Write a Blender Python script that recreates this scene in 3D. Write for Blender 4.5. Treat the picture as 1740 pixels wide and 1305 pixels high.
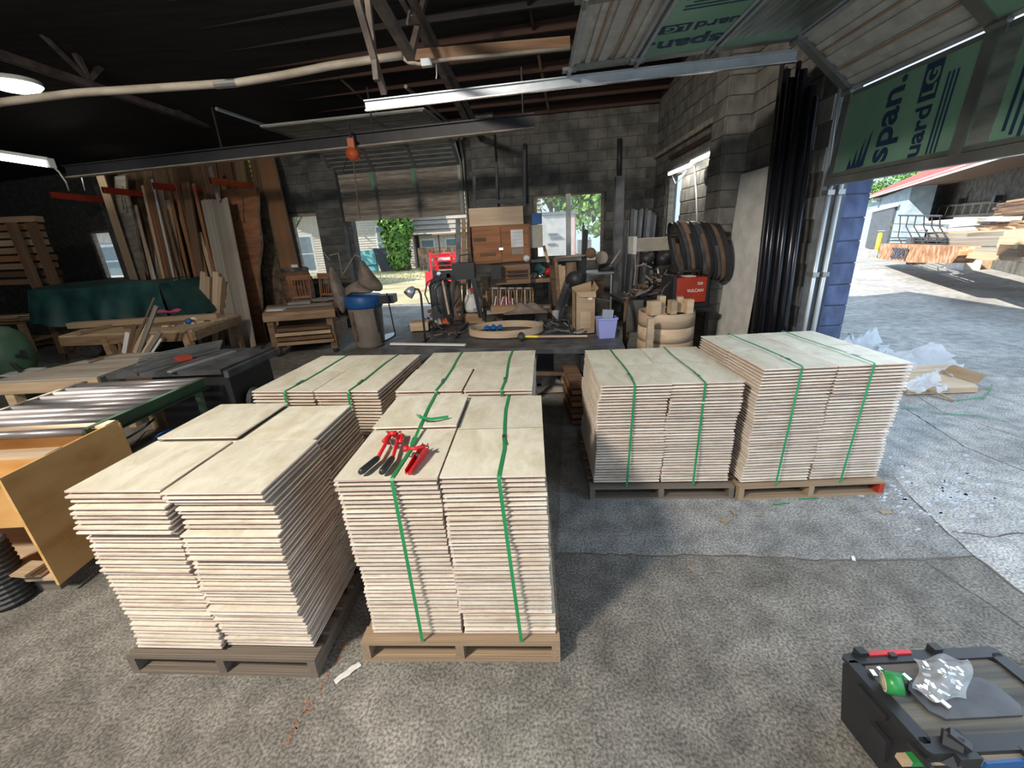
import bpy, math, random
from mathutils import Vector as V, Matrix
random.seed(7)
R = random.random
def ORD(i): return '%d%s' % (i, 'th' if 10 < i % 100 < 20 else {1: 'st', 2: 'nd', 3: 'rd'}.get(i % 10, 'th'))
def U(a, b): return a + (b - a) * random.random()
for o in list(bpy.data.objects): bpy.data.objects.remove(o)
sc = bpy.context.scene; C = sc.collection
# ------------------------------------------------------------ camera
F = 715.0; CH = 2.0
_dn = V((105.0, 2027.5, F)).normalized(); _up = -_dn
_fw = V((0, 0, 1)); _fw = (_fw - _fw.dot(_up) * _up).normalized(); _rt = _fw.cross(_up)
def w2(c): return V((_rt.dot(c), _fw.dot(c), _up.dot(c)))
cam = bpy.data.objects.new('camera', bpy.data.cameras.new('camera')); C.objects.link(cam)
cx, cy, cz = w2(V((1, 0, 0))), w2(V((0, -1, 0))), w2(V((0, 0, -1)))
cam.matrix_world = Matrix(((cx.x, cy.x, cz.x, 0), (cx.y, cy.y, cz.y, 0), (cx.z, cy.z, cz.z, CH), (0, 0, 0, 1)))
cam.data.sensor_width = 36; cam.data.lens = F / 1740 * 36; cam.data.clip_end = 300; cam.data.clip_start = .05
sc.camera = cam
# ------------------------------------------------------------ light
sc.view_settings.view_transform = 'Standard'; sc.view_settings.look = 'None'
sc.view_settings.exposure = 0.0; sc.view_settings.gamma = 1.0; sc.view_settings.use_curve_mapping = False
w = bpy.data.worlds.new('world'); sc.world = w; w.use_nodes = True
bg = w.node_tree.nodes['Background']; bg.inputs[0].default_value = (.62, .80, 1.0, 1); bg.inputs[1].default_value = 1.6
def lamp(name, kind, energy, col, loc, direction, **kw):
    d = bpy.data.lights.new(name, kind); d.energy = energy; d.color = col
    for k, v in kw.items(): setattr(d, k, v)
    o = bpy.data.objects.new(name, d); C.objects.link(o); o.location = loc
    o.rotation_euler = V(direction).to_track_quat('-Z', 'Y').to_euler(); return o
lamp('sun', 'SUN', 9.0, (1.0, .93, .82), (-20, -8, 20), (1.0, .25, -.74), angle=math.radians(.6))
# roof skylight behind and left of the camera: soft warm daylight from above
lamp('skylight', 'AREA', 520, (1.0, .90, .77), (-3.6, -1.2, 5.0), (.80, .52, -.90), shape='RECTANGLE', size=.8, size_y=.6)
# daylight of the wide open entrance behind the camera
lamp('entrance_daylight', 'AREA', 34, (1.0, .95, .88), (-1.0, -3.6, 2.3), (.12, 1, -.18), shape='RECTANGLE', size=4.5, size_y=2.4)
lamp('bay_door_daylight', 'AREA', 50, (.70, .84, 1.0), (3.6, 1.4, 2.1), (-1, .12, -.55), shape='RECTANGLE', size=4.5, size_y=1.6)
# ------------------------------------------------------------ pixel helpers (1740x1305)
def ray(px, py): return w2(V((px - 870.0, py - 652.5, F)))
CAMP = V((0, 0, CH))
def at(px, py, Y): d = ray(px, py); return CAMP + d * (Y / d.y)
def gp(px, py, z=0.0): d = ray(px, py); return CAMP + d * ((z - CH) / d.z)
def pp(px, py, P, n):
    d = ray(px, py); n = V(n); return CAMP + d * ((V(P) - CAMP).dot(n) / d.dot(n))
# building axes
UX = V((-.984, .178, 0)).normalized()      # along the back wall, leftwards
NB = V((-.178, -.984, 0)).normalized()     # back wall normal, into the room
DY = V((.0636, 1, 0)).normalized()         # along the right wall, away
NR = V((-1, .0636, 0)).normalized()        # right wall normal, into the room
CB = V((3.22, 9.67, 0)); JR = V((2.606, 0, 0))
def bw(px, py, d=0): return pp(px, py, CB + NB * d, NB)
def rw(px, py, d=0): return pp(px, py, JR + NR * d, NR)
# ------------------------------------------------------------ materials
def nd(nt, t, **kw):
    n = nt.nodes.new(t)
    for k, v in kw.items():
        if k.startswith('i'): n.inputs[int(k[1:])].default_value = v
        else: setattr(n, k, v)
    return n
def base(name, rough=.7, metal=0.0):
    m = bpy.data.materials.new(name); m.use_nodes = True; nt = m.node_tree
    b = nt.nodes['Principled BSDF']; b.inputs['Roughness'].default_value = rough; b.inputs['Metallic'].default_value = metal
    return m, nt, b
def c4(c): return (c[0], c[1], c[2], 1)
def noisy(name, c1, c2, scale=(8, 8, 8), rough=.7, metal=0.0, detail=5, bump=0.0, lo=.35, hi=.65, jit=.12, c3=None, nscale=1.0, bscale=None):
    m, nt, b = base(name, rough, metal)
    tc = nd(nt, 'ShaderNodeTexCoord'); oi = nd(nt, 'ShaderNodeObjectInfo')
    mp = nd(nt, 'ShaderNodeMapping'); mp.inputs['Scale'].default_value = scale
    mul = nd(nt, 'ShaderNodeMath', operation='MULTIPLY', i1=53.0)
    nt.links.new(oi.outputs['Random'], mul.inputs[0]); nt.links.new(mul.outputs[0], mp.inputs['Location'])
    nt.links.new(tc.outputs['Object'], mp.inputs['Vector'])
    nz = nd(nt, 'ShaderNodeTexNoise'); nz.inputs['Scale'].default_value = nscale; nz.inputs['Detail'].default_value = detail
    nt.links.new(mp.outputs[0], nz.inputs['Vector'])
    cr = nd(nt, 'ShaderNodeValToRGB'); e = cr.color_ramp.elements
    e[0].position = lo; e[0].color = c4(c1); e[1].position = hi; e[1].color = c4(c2)
    if c3: k = e.new((lo + hi) / 2); k.color = c4(c3)
    nt.links.new(nz.outputs[0], cr.inputs[0])
    hs = nd(nt, 'ShaderNodeHueSaturation')
    mr = nd(nt, 'ShaderNodeMapRange'); mr.inputs['To Min'].default_value = 1 - jit; mr.inputs['To Max'].default_value = 1 + jit
    nt.links.new(oi.outputs['Random'], mr.inputs[0]); nt.links.new(mr.outputs[0], hs.inputs['Value'])
    nt.links.new(cr.outputs[0], hs.inputs['Color']); nt.links.new(hs.outputs[0], b.inputs['Base Color'])
    if bump:
        bp = nd(nt, 'ShaderNodeBump'); bp.inputs['Strength'].default_value = bump; bp.inputs['Distance'].default_value = .01
        src = nz
        if bscale:
            src = nd(nt, 'ShaderNodeTexNoise'); src.inputs['Scale'].default_value = bscale; src.inputs['Detail'].default_value = 6
            nt.links.new(tc.outputs['Object'], src.inputs['Vector'])
        nt.links.new(src.outputs[0], bp.inputs['Height']); nt.links.new(bp.outputs[0], b.inputs['Normal'])
    return m
def flat(name, c, rough=.6, metal=0.0, jit=0.06): return noisy(name, [x * .88 for x in c], [min(1, x * 1.1) for x in c], (6, 6, 6), rough, metal, jit=jit)
def wood(name, c1, c2, rough=.75, scale=(1.2, 14, 14), **k): return noisy(name, c1, c2, scale, rough, lo=.3, hi=.7, bump=.15, **k)
def emis(name, c, s):
    m, nt, b = base(name); b.inputs['Emission Color'].default_value = c4(c); b.inputs['Emission Strength'].default_value = s
    b.inputs['Base Color'].default_value = c4(c); return m
def glassy(name, c=(.9, .95, 1), alpha=.3, rough=.1):
    m, nt, b = base(name, rough); b.inputs['Base Color'].default_value = c4(c); b.inputs['Alpha'].default_value = alpha
    return m
M = {}
def panel_face(name, c1, c2):
    m, nt, b = base(name, .55)
    tc = nd(nt, 'ShaderNodeTexCoord'); oi = nd(nt, 'ShaderNodeObjectInfo')
    mp = nd(nt, 'ShaderNodeMapping'); mp.inputs['Scale'].default_value = (3.0, 1.6, 1)
    mul = nd(nt, 'ShaderNodeMath', operation='MULTIPLY', i1=91.0)
    nt.links.new(oi.outputs['Random'], mul.inputs[0]); nt.links.new(mul.outputs[0], mp.inputs['Location']); nt.links.new(tc.outputs['Object'], mp.inputs[0])
    n1 = nd(nt, 'ShaderNodeTexNoise'); n1.inputs['Scale'].default_value = 2.2; n1.inputs['Detail'].default_value = 4; n1.inputs['Distortion'].default_value = 1.2
    nt.links.new(mp.outputs[0], n1.inputs['Vector'])
    n2 = nd(nt, 'ShaderNodeTexNoise'); n2.inputs['Scale'].default_value = 5.0; n2.inputs['Detail'].default_value = 8; n2.inputs['Distortion'].default_value = 3.0
    nt.links.new(mp.outputs[0], n2.inputs['Vector'])
    mx = nd(nt, 'ShaderNodeMath', operation='ADD'); h = nd(nt, 'ShaderNodeMath', operation='MULTIPLY', i1=.45)
    nt.links.new(n2.outputs[0], h.inputs[0]); nt.links.new(n1.outputs[0], mx.inputs[0]); nt.links.new(h.outputs[0], mx.inputs[1])
    cr = nd(nt, 'ShaderNodeValToRGB'); e = cr.color_ramp.elements; e[0].position = .52; e[0].color = c4(c1); e[1].position = .92; e[1].color = c4(c2)
    nt.links.new(mx.outputs[0], cr.inputs[0])
    # small brown knots
    vo = nd(nt, 'ShaderNodeTexVoronoi'); vo.inputs['Scale'].default_value = 2.6; nt.links.new(mp.outputs[0], vo.inputs['Vector'])
    lt = nd(nt, 'ShaderNodeMath', operation='LESS_THAN', i1=.035); nt.links.new(vo.outputs['Distance'], lt.inputs[0])
    mu = nd(nt, 'ShaderNodeMath', operation='MULTIPLY', i1=.55); nt.links.new(lt.outputs[0], mu.inputs[0])
    mc = nd(nt, 'ShaderNodeMixRGB'); mc.inputs[2].default_value = (.42, .27, .13, 1); nt.links.new(cr.outputs[0], mc.inputs[1]); nt.links.new(mu.outputs[0], mc.inputs[0])
    hs = nd(nt, 'ShaderNodeHueSaturation'); mr = nd(nt, 'ShaderNodeMapRange'); mr.inputs['To Min'].default_value = .9; mr.inputs['To Max'].default_value = 1.06
    nt.links.new(oi.outputs['Random'], mr.inputs[0]); nt.links.new(mr.outputs[0], hs.inputs['Value']); nt.links.new(mc.outputs[0], hs.inputs['Color'])
    nt.links.new(hs.outputs[0], b.inputs['Base Color']); return m
M['face'] = panel_face('birch_face', (.62, .58, .45), (.80, .78, .68))
M['edge'] = noisy('plywood_edge', (.55, .37, .31), (.90, .78, .70), (3, 3, 90), .8, lo=.30, hi=.62, jit=.16, bump=.3)
M['pallet'] = wood('pallet_wood', (.20, .14, .09), (.42, .31, .20)); M['pallet_dark'] = wood('pallet_wood_dark', (.09, .075, .06), (.22, .18, .14))
M['core'] = noisy('shaded_plywood_core', (.30, .20, .15), (.52, .38, .30), (3, 3, 60), .9, jit=.15); M['strap'] = flat('green_strap', (.025, .26, .09), .35); M['metal'] = flat('galvanised', (.45, .47, .5), .38, .75); M['chrome'] = flat('bright_metal', (.8, .82, .85), .22, .95)  # core: brown ply on the mitres, darkened to paint shadow in the panel grooves
M['track'] = flat('track_steel', (.42, .46, .50), .42, .55)
M['steel_dark'] = flat('dark_steel', (.045, .045, .05), .5, .4); M['black'] = flat('black_plastic', (.022, .023, .026), .45); M['rubber'] = flat('rubber', (.045, .045, .048), .55)
M['red'] = flat('red_paint', (.62, .018, .022), .35); M['reddk'] = flat('red_machine', (.42, .045, .02), .45); M['orange'] = flat('orange_paint', (.52, .10, .03), .5)
M['blue'] = flat('blue_plastic', (.02, .12, .36), .45); M['white'] = flat('white_board', (.78, .78, .76), .6); M['whitep'] = flat('white_paint', (.75, .75, .73), .5)
M['rust'] = noisy('rusty_steel', (.10, .06, .04), (.26, .17, .12), (4, 4, 4), .8, .2, bump=.2)
M['truss'] = noisy('rusty_truss', (.08, .062, .055), (.18, .145, .125), (5, 5, 5), .7, .2)
M['joist'] = wood('dark_joist', (.028, .013, .009), (.085, .036, .022)); M['joist_shaded'] = wood('shaded_joist', (.010, .008, .008), (.032, .024, .022)); M['roof'] = wood('roof_boards', (.007, .006, .006), (.02, .017, .016))  # second joist tone has the roof gloom painted in, away from the back wall
M['block'] = noisy('concrete_block', (.095, .093, .086), (.19, .187, .172), (4, 4, 4), .95, jit=.09, bump=.5, bscale=60)
M['mortar'] = noisy('mortar', (.07, .068, .062), (.12, .115, .11), (10, 10, 10), .95)
M['bblue'] = noisy('blue_painted_block', (.035, .055, .12), (.07, .10, .20), (6, 6, 6), .8, bump=.5, bscale=50, jit=.06)
M['pipe'] = noisy('old_pipe', (.26, .22, .17), (.45, .40, .33), (3, 8, 8), .6)
M['pine'] = wood('pine', (.42, .29, .17), (.66, .50, .33), jit=.25); M['oak'] = wood('oak', (.22, .13, .07), (.40, .27, .16), jit=.3); M['walnut'] = wood('walnut', (.10, .055, .03), (.24, .14, .08), jit=.4)
M['grey_wood'] = wood('grey_wood', (.20, .17, .14), (.40, .36, .30), jit=.3); M['maple'] = wood('maple', (.52, .37, .24), (.74, .58, .42), jit=.15)
M['cherry'] = wood('cherry', (.25, .10, .045), (.42, .19, .09)); M['amber'] = noisy('amber_plywood', (.58, .31, .10), (.78, .50, .22), (1.5, 2, 5), .5, detail=6, c3=(.70, .43, .17), jit=.03)
M['cardboard'] = noisy('cardboard', (.36, .25, .15), (.47, .34, .22), (2, 2, 9), .85, jit=.06)
M['tarp'] = noisy('green_tarp', (.008, .044, .042), (.026, .10, .096), (3, 3, 3), .55); M['bag'] = noisy('dust_bag', (.20, .16, .13), (.34, .28, .24), (5, 5, 5), .9, bump=.3)
M['barrel'] = noisy('grey_fibre', (.24, .20, .17), (.36, .31, .27), (3, 3, 3), .7); M['green_mach'] = flat('green_machine', (.045, .10, .055), .5)
M['castiron'] = noisy('dusty_cast_iron', (.06, .062, .068), (.14, .145, .155), (5, 5, 5), .5, .3, jit=.02); M['roller'] = noisy('roller_steel', (.16, .15, .16), (.38, .36, .36), (1, 8, 8), .4, .5, jit=.2)
M['insul'] = noisy('green_foam', (.13, .27, .19), (.20, .37, .27), (1.3, 1.3, 1.3), .6, jit=.04); M['ink'] = flat('navy_ink', (.012, .035, .085), .6)
M['foil'] = noisy('foil_film', (.16, .20, .18), (.42, .46, .43), (30, 2, 9), .3, .6); M['doorskin'] = noisy('door_skin', (.36, .36, .35), (.50, .50, .48), (2, 8, 2), .5, jit=.03)
M['stile'] = noisy('stile_steel', (.15, .16, .155), (.25, .26, .25), (3, 3, 3), .45, .5, jit=.05); M['tanrib'] = flat('tan_rib', (.32, .22, .15), .7)
M['ash'] = flat('beige_enamel', (.42, .40, .33), .5); M['tube'] = emis('lamp_tube', (1, .98, .93), 14)
M['plastic_film'] = glassy('clear_film', (.85, .9, .95), .30, .10); M['glass'] = glassy('window_glass', (.8, .9, .92), .16, .08)
M['crate'] = glassy('lilac_plastic', (.38, .42, .85), .85, .35); M['greenc'] = flat('green_paint', (.03, .22, .08), .4)
M['redroof'] = noisy('red_metal_roof', (.42, .13, .13), (.55, .20, .19), (2, 2, 2), .45, .1, jit=.03); M['leaf'] = noisy('leaves', (.05, .14, .02), (.22, .42, .07), (2.5, 2.5, 2.5), .6, detail=3, jit=.2)
M['paleblue'] = noisy('pale_blue_block', (.28, .38, .46), (.42, .52, .60), (3, 3, 3), .85, jit=.06); M['siding'] = flat('white_siding', (.62, .58, .52), .7, jit=.04); M['yellow'] = flat('yellow_paint', (.75, .58, .05), .5)
M['orange_rust'] = noisy('flaking_rust', (.28, .13, .07), (.62, .42, .30), (5, 5, 5), .85, c3=(.45, .22, .10)); M['teal'] = flat('teal_panel', (.10, .32, .33), .6)
M['tape'] = flat('green_tape', (.03, .27, .07), .35); M['paper'] = flat('paper', (.75, .75, .74), .8); M['pink'] = flat('pink_rag', (.6, .09, .22), .8); M['bark'] = noisy('bark', (.08, .055, .035), (.20, .15, .10), (8, 8, 8), .9, bump=.4)
M['dirt'] = noisy('dirt', (.30, .20, .13), (.52, .42, .30), (.5, .5, .5), .95, detail=10, c3=(.36, .34, .20), jit=0)
M['blackpipe'] = flat('glossy_black_pipe', (.02, .022, .03), .25, .6)
M['winglass'] = flat('window_dark', (.20, .27, .30), .15)
M['litter'] = flat('sawdust', (.33, .25, .17), .9)
def floor_mat(nm='concrete_floor', k1=(.150, .143, .132), k2=(.280, .272, .256)):
    m, nt, b = base(nm, .85)
    tc = nd(nt, 'ShaderNodeTexCoord'); O = tc.outputs['Object']
    def nz(s, d, dist=0):
        n = nd(nt, 'ShaderNodeTexNoise'); n.inputs['Scale'].default_value = s; n.inputs['Detail'].default_value = d; n.inputs['Distortion'].default_value = dist
        nt.links.new(O, n.inputs['Vector']); return n
    big, fine, mid = nz(.9, 6, .6), nz(75, 6), nz(7, 6)
    cr = nd(nt, 'ShaderNodeValToRGB'); e = cr.color_ramp.elements; e[0].position = .33; e[0].color = c4(k1); e[1].position = .68; e[1].color = c4(k2)
    nt.links.new(big.outputs[0], cr.inputs[0])
    c2 = nd(nt, 'ShaderNodeValToRGB'); e = c2.color_ramp.elements; e[0].position = .36; e[0].color = (.48, .48, .47, 1); e[1].position = .66; e[1].color = (1.42, 1.41, 1.38, 1)
    nt.links.new(fine.outputs[0], c2.inputs[0])
    c3 = nd(nt, 'ShaderNodeValToRGB'); e = c3.color_ramp.elements; e[0].position = .32; e[0].color = (.70, .69, .68, 1); e[1].position = .64; e[1].color = (1.16, 1.15, 1.13, 1)
    nt.links.new(mid.outputs[0], c3.inputs[0])
    a = nd(nt, 'ShaderNodeMixRGB', blend_type='MULTIPLY'); a.inputs[0].default_value = 1; nt.links.new(cr.outputs[0], a.inputs[1]); nt.links.new(c2.outputs[0], a.inputs[2])
    a2 = nd(nt, 'ShaderNodeMixRGB', blend_type='MULTIPLY'); a2.inputs[0].default_value = 1; nt.links.new(a.outputs[0], a2.inputs[1]); nt.links.new(c3.outputs[0], a2.inputs[2])
    nt.links.new(a2.outputs[0], b.inputs['Base Color'])
    bp = nd(nt, 'ShaderNodeBump'); bp.inputs['Strength'].default_value = .22; bp.inputs['Distance'].default_value = .01
    nt.links.new(fine.outputs[0], bp.inputs['Height']); nt.links.new(bp.outputs[0], b.inputs['Normal'])
    return m
M['floor'] = floor_mat()
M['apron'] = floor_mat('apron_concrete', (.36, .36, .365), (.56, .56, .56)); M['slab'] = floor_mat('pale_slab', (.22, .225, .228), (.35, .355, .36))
# ------------------------------------------------------------ mesh helpers
LOC = {}
class MB:
    def __init__(s): s.v = []; s.f = []; s.mi = []; s.cur = 0
    def add(s, vs, fs):
        k = len(s.v); s.v += [tuple(v) for v in vs]; s.f += [tuple(i + k for i in f) for f in fs]; s.mi += [s.cur] * len(fs); return s
    def obox(s, c, a, b, d):      # centre and three half vectors
        c, a, b, d = V(c), V(a), V(b), V(d)
        vs = [c + a * i + b * j + d * k for i in (-1, 1) for j in (-1, 1) for k in (-1, 1)]
        return s.add(vs, [(0, 1, 3, 2), (4, 6, 7, 5), (0, 4, 5, 1), (2, 3, 7, 6), (0, 2, 6, 4), (1, 5, 7, 3)])
    def box(s, x0, x1, y0, y1, z0, z1):
        return s.obox(((x0 + x1) / 2, (y0 + y1) / 2, (z0 + z1) / 2), ((x1 - x0) / 2, 0, 0), (0, (y1 - y0) / 2, 0), (0, 0, (z1 - z0) / 2))
    def beam(s, a, b, w, t, up=(0, 0, 1)):
        a, b = V(a), V(b); d = b - a; up = V(up); side = d.cross(up)
        if side.length < 1e-5: side = d.cross(V((0, 1, 0)))
        side.normalize(); n = side.cross(d).normalized()
        return s.obox((a + b) / 2, d / 2, side * w / 2, n * t / 2)
    def tube(s, pts, r, n=8, cap=True):
        pts = [V(p) for p in pts]; rs = r if isinstance(r, (list, tuple)) else [r] * len(pts)
        vs = []; prev = None
        for i, p in enumerate(pts):
            d = (pts[min(i + 1, len(pts) - 1)] - pts[max(i - 1, 0)]).normalized()
            if prev is None: prev = d.orthogonal().normalized()
            x = (prev - d * prev.dot(d)); x = x.normalized() if x.length > 1e-5 else d.orthogonal().normalized(); prev = x; y = d.cross(x)
            for k in range(n):
                a = 2 * math.pi * k / n; vs.append(p + (x * math.cos(a) + y * math.sin(a)) * rs[i])
        fs = [(i * n + k, i * n + (k + 1) % n, (i + 1) * n + (k + 1) % n, (i + 1) * n + k) for i in range(len(pts) - 1) for k in range(n)]
        if cap: fs += [tuple(range(n - 1, -1, -1)), tuple((len(pts) - 1) * n + k for k in range(n))]
        return s.add(vs, fs)
    def lathe(s, prof, c, n=20, ax=(0, 0, 1), sx=1, a0=0, a1=2 * math.pi):
        ax = V(ax).normalized(); x = ax.orthogonal().normalized() if abs(ax.z) < .99 else V((1, 0, 0)); y = ax.cross(x); c = V(c)
        full = abs(a1 - a0 - 2 * math.pi) < 1e-6; m = n if full else n + 1; vs = []
        for r, h in prof:
            for k in range(m):
                a = a0 + (a1 - a0) * k / n; vs.append(c + ax * h + x * math.cos(a) * r * sx + y * math.sin(a) * r)
        fs = [(i * m + k, i * m + (k + 1) % m, (i + 1) * m + (k + 1) % m, (i + 1) * m + k) for i in range(len(prof) - 1) for k in range(m if full else m - 1)]
        return s.add(vs, fs)
    def prism(s, poly, off):
        n = len(poly); off = V(off); vs = [V(p) for p in poly] + [V(p) + off for p in poly]
        return s.add(vs, [tuple(range(n)), tuple(range(2 * n - 1, n - 1, -1))] + [(i, i + n, (i + 1) % n + n, (i + 1) % n) for i in range(n)])
    def grid(s, fn, nu, nv):
        vs = [fn(i / nu, j / nv) for i in range(nu + 1) for j in range(nv + 1)]; m = nv + 1
        return s.add(vs, [(i * m + j, (i + 1) * m + j, (i + 1) * m + j + 1, i * m + j + 1) for i in range(nu) for j in range(nv)])
    def ribbon(s, pts, wv, w):
        pts = [V(p) for p in pts]; wv = V(wv).normalized() * w / 2; vs = []
        for p in pts: vs += [p - wv, p + wv]
        return s.add(vs, [(2 * i, 2 * i + 1, 2 * i + 3, 2 * i + 2) for i in range(len(pts) - 1)])
    def build(s, name, mat, parent=None, smooth=False, label=None, cat=None, group=None, kind=None):
        if not s.v: return None
        if parent is not None: off = LOC[parent.name]
        else:
            xs = [v[0] for v in s.v]; ys = [v[1] for v in s.v]; off = V(((min(xs) + max(xs)) / 2, (min(ys) + max(ys)) / 2, min(v[2] for v in s.v)))
        me = bpy.data.meshes.new(name); me.from_pydata([(v[0] - off.x, v[1] - off.y, v[2] - off.z) for v in s.v], [], s.f)
        for m in (mat if isinstance(mat, (list, tuple)) else [mat]): me.materials.append(M[m])
        if any(s.mi): me.polygons.foreach_set('material_index', s.mi)
        if smooth: me.polygons.foreach_set('use_smooth', [True] * len(me.polygons))
        me.validate(); me.update()
        o = bpy.data.objects.new(name, me); C.objects.link(o)
        if parent is not None: o.parent = parent; LOC[o.name] = off
        else: o.location = off; LOC[o.name] = V(off)
        return tag(o, label, cat, group, kind)
def tag(o, label=None, cat=None, group=None, kind=None):
    if label: o['label'] = label
    if cat: o['category'] = cat
    if group: o['group'] = group
    if kind: o['kind'] = kind
    return o
def thing(name, loc, label, cat, group=None, kind=None):
    o = bpy.data.objects.new(name, None); C.objects.link(o); o.location = loc; o.empty_display_size = .1; LOC[o.name] = V(loc)
    return tag(o, label, cat, group, kind)
_cube = bpy.data.meshes.new('piece'); _cube.from_pydata([(x, y, z) for x in (-.5, .5) for y in (-.5, .5) for z in (-.5, .5)], [], [(0, 1, 3, 2), (4, 6, 7, 5), (0, 4, 5, 1), (2, 3, 7, 6), (0, 2, 6, 4), (1, 5, 7, 3)])
_cube.materials.append(M['pine'])
def unit(name, mesh, mat, mw, parent=None, **k):
    o = bpy.data.objects.new(name, mesh); C.objects.link(o)
    if mat: o.material_slots[0].link = 'OBJECT'; o.material_slots[0].material = M[mat]
    if parent is not None:
        o.parent = parent; mw = Matrix.Translation(-LOC[parent.name]) @ mw
    o.matrix_basis = mw; return tag(o, **k)
def plank(name, a, b, w, t, mat, parent=None, up=(0, 0, 1), **k):
    """board from a to b; w across (perpendicular to up and the run), t thick"""
    a, b = V(a), V(b); d = b - a; up = V(up); side = d.cross(up)
    if side.length < 1e-4: side = d.cross(V((0, 1, 0)))
    side.normalize(); x = d.normalized(); n = side.cross(x); L = d.length; c = (a + b) / 2
    mw = Matrix(((x.x * L, side.x * w, n.x * t, c.x), (x.y * L, side.y * w, n.y * t, c.y), (x.z * L, side.z * w, n.z * t, c.z), (0, 0, 0, 1)))
    return unit(name, _cube, mat, mw, parent, **k)
def bx(x0, x1, y0, y1, z0, z1): return MB().box(x0, x1, y0, y1, z0, z1)
def text(s, size, mat, org, xd, yd, parent, name='lettering', ex=.001, sx=1.0):
    cu = bpy.data.curves.new(name, 'FONT'); cu.body = s; cu.size = size; cu.extrude = ex; cu.offset = size * .022; cu.materials.append(M[mat])
    o = bpy.data.objects.new(name, cu); C.objects.link(o); o.parent = parent
    xd = V(xd).normalized(); yd = V(yd); yd = (yd - xd * yd.dot(xd)).normalized(); z = xd.cross(yd); p = V(org) - LOC[parent.name]
    mw = Matrix(((xd.x, yd.x, z.x, p.x), (xd.y, yd.y, z.y, p.y), (xd.z, yd.z, z.z, p.z), (0, 0, 0, 1))) @ Matrix.Diagonal((sx, 1, 1, 1))
    me = bpy.data.meshes.new_from_object(o); me.name = name; bpy.data.objects.remove(o); o = bpy.data.objects.new(name, me); C.objects.link(o); o.parent = parent; o.matrix_basis = mw; return o
# ============================================================ THE SETTING
def ZR(Y): return 4.42 + .16 * (10.2 - Y)          # roof underside height
_bk = bpy.data.meshes.new('block'); _w, _h, _d = .196, .096, .016
_bk.from_pydata([(x * (_w - q), y, z * (_h - q)) for y, q in ((-_d * .3, 0), (_d * .7, 0), (_d, .009)) for x, z in ((-1, -1), (1, -1), (1, 1), (-1, 1))], [],
    [(0, 1, 5, 4), (1, 2, 6, 5), (2, 3, 7, 6), (3, 0, 4, 7), (4, 5, 9, 8), (5, 6, 10, 9), (6, 7, 11, 10), (7, 4, 8, 11), (8, 9, 10, 11)]); _bk.materials.append(M['block'])
def wall(name, P, xd, nn, x0, x1, H, holes=(), mat='block', th=.2, nparts=0, brange=None, bh=.2, bwid=.4, label=None):
    """slab with rectangular holes (a0,a1,z0,z1) plus real block faces; xd along, nn towards the viewer"""
    P, xd, nn = V(P), V(xd), V(nn); b = MB()
    xs = sorted({x0, x1} | {h[0] for h in holes} | {h[1] for h in holes}); zs = sorted({0, H} | {h[2] for h in holes} | {h[3] for h in holes})
    for i in range(len(xs) - 1):
        for j in range(len(zs) - 1):
            a, c, z0, z1 = xs[i], xs[i + 1], zs[j], zs[j + 1]; mx, mz = (a + c) / 2, (z0 + z1) / 2
            if mx < x0 or mx > x1 or mz > H or any(h[0] < mx < h[1] and h[2] < mz < h[3] for h in holes): continue
            b.obox(P + xd * mx - nn * th / 2 + V((0, 0, mz)), xd * (c - a) / 2, nn * th / 2, (0, 0, (z1 - z0) / 2))
    w = b.build(name, 'mortar', kind='structure'); 
    if nparts:
        lst = []; nrow = int(H / bh); r0, r1 = brange or (x0, x1)
        for r in range(nrow):
            z = (r + .5) * bh; x = r0 + (bwid / 2 if r % 2 else 0)
            while x < r1:
                a, c = max(x, r0), min(x + bwid, r1); x += bwid
                hit = [h for h in holes if h[2] < z < h[3] and h[0] < c - .01 and h[1] > a + .01]
                for h in hit:
                    if h[0] > a + .05: c = h[0]
                    elif h[1] < c - .05: a = h[1]
                    else: a = c
                if c - a > .06: lst.append(((a + c) / 2, c - a, z))
        rest = MB()
        for i, (x, wd, z) in enumerate(lst):
            s = wd / .4; q = U(-.002, .002)
            c = P + xd * x + V((0, 0, z)) + nn * q
            mw = Matrix(((xd.x * s, nn.x, 0, c.x), (xd.y * s, nn.y, 0, c.y), (0, 0, bh / .2, c.z), (0, 0, 0, 1)))
            if i < nparts and nparts < 9999: unit('concrete_block', _bk, mat, mw, w)
            else: rest.add([mw @ v.co for v in _bk.vertices], [tuple(p.vertices) for p in _bk.polygons])
        rest.build('block_courses', mat, w, kind='stuff')
    return w
def sof(p): return (V((p.x, p.y, 0)) - CB).dot(UX)
def tof(p): return (V((p.x, p.y, 0)) - JR).dot(DY)
floor = MB().add([(-16, -9, 0), (7, -9, 0), (7, 14.4, 0), (-16, 14.4, 0), (45, -9, 0), (45, 45, 0), (7, 45, 0)], [(0, 1, 2, 3), (1, 4, 5, 6)])
floor = floor.build('floor', 'floor', kind='structure')
_a = [gp(*q) for q in ((1740, 1010), (1655, 945), (1600, 895), (1545, 842), (1510, 795))]
MB().add([(_a[0].x, -9, .0008), (7, -9, .0008), (7, 14.4, .0008), (3.95, 14.4, .0008), (2.9, 4, .0008)] + [(q.x, q.y, .0008) for q in reversed(_a)] + [(45, -9, .0008), (45, 45, .0008), (7, 45, .0008)], [tuple(range(10)), (1, 10, 11, 12)]).build('floor_apron', 'apron', kind='structure')
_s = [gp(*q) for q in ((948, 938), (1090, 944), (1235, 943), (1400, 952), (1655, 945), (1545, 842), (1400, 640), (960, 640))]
MB().add([(q.x, q.y, .0006) for q in _s], [tuple(range(8))]).build('pale_slab', 'slab', floor)
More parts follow.
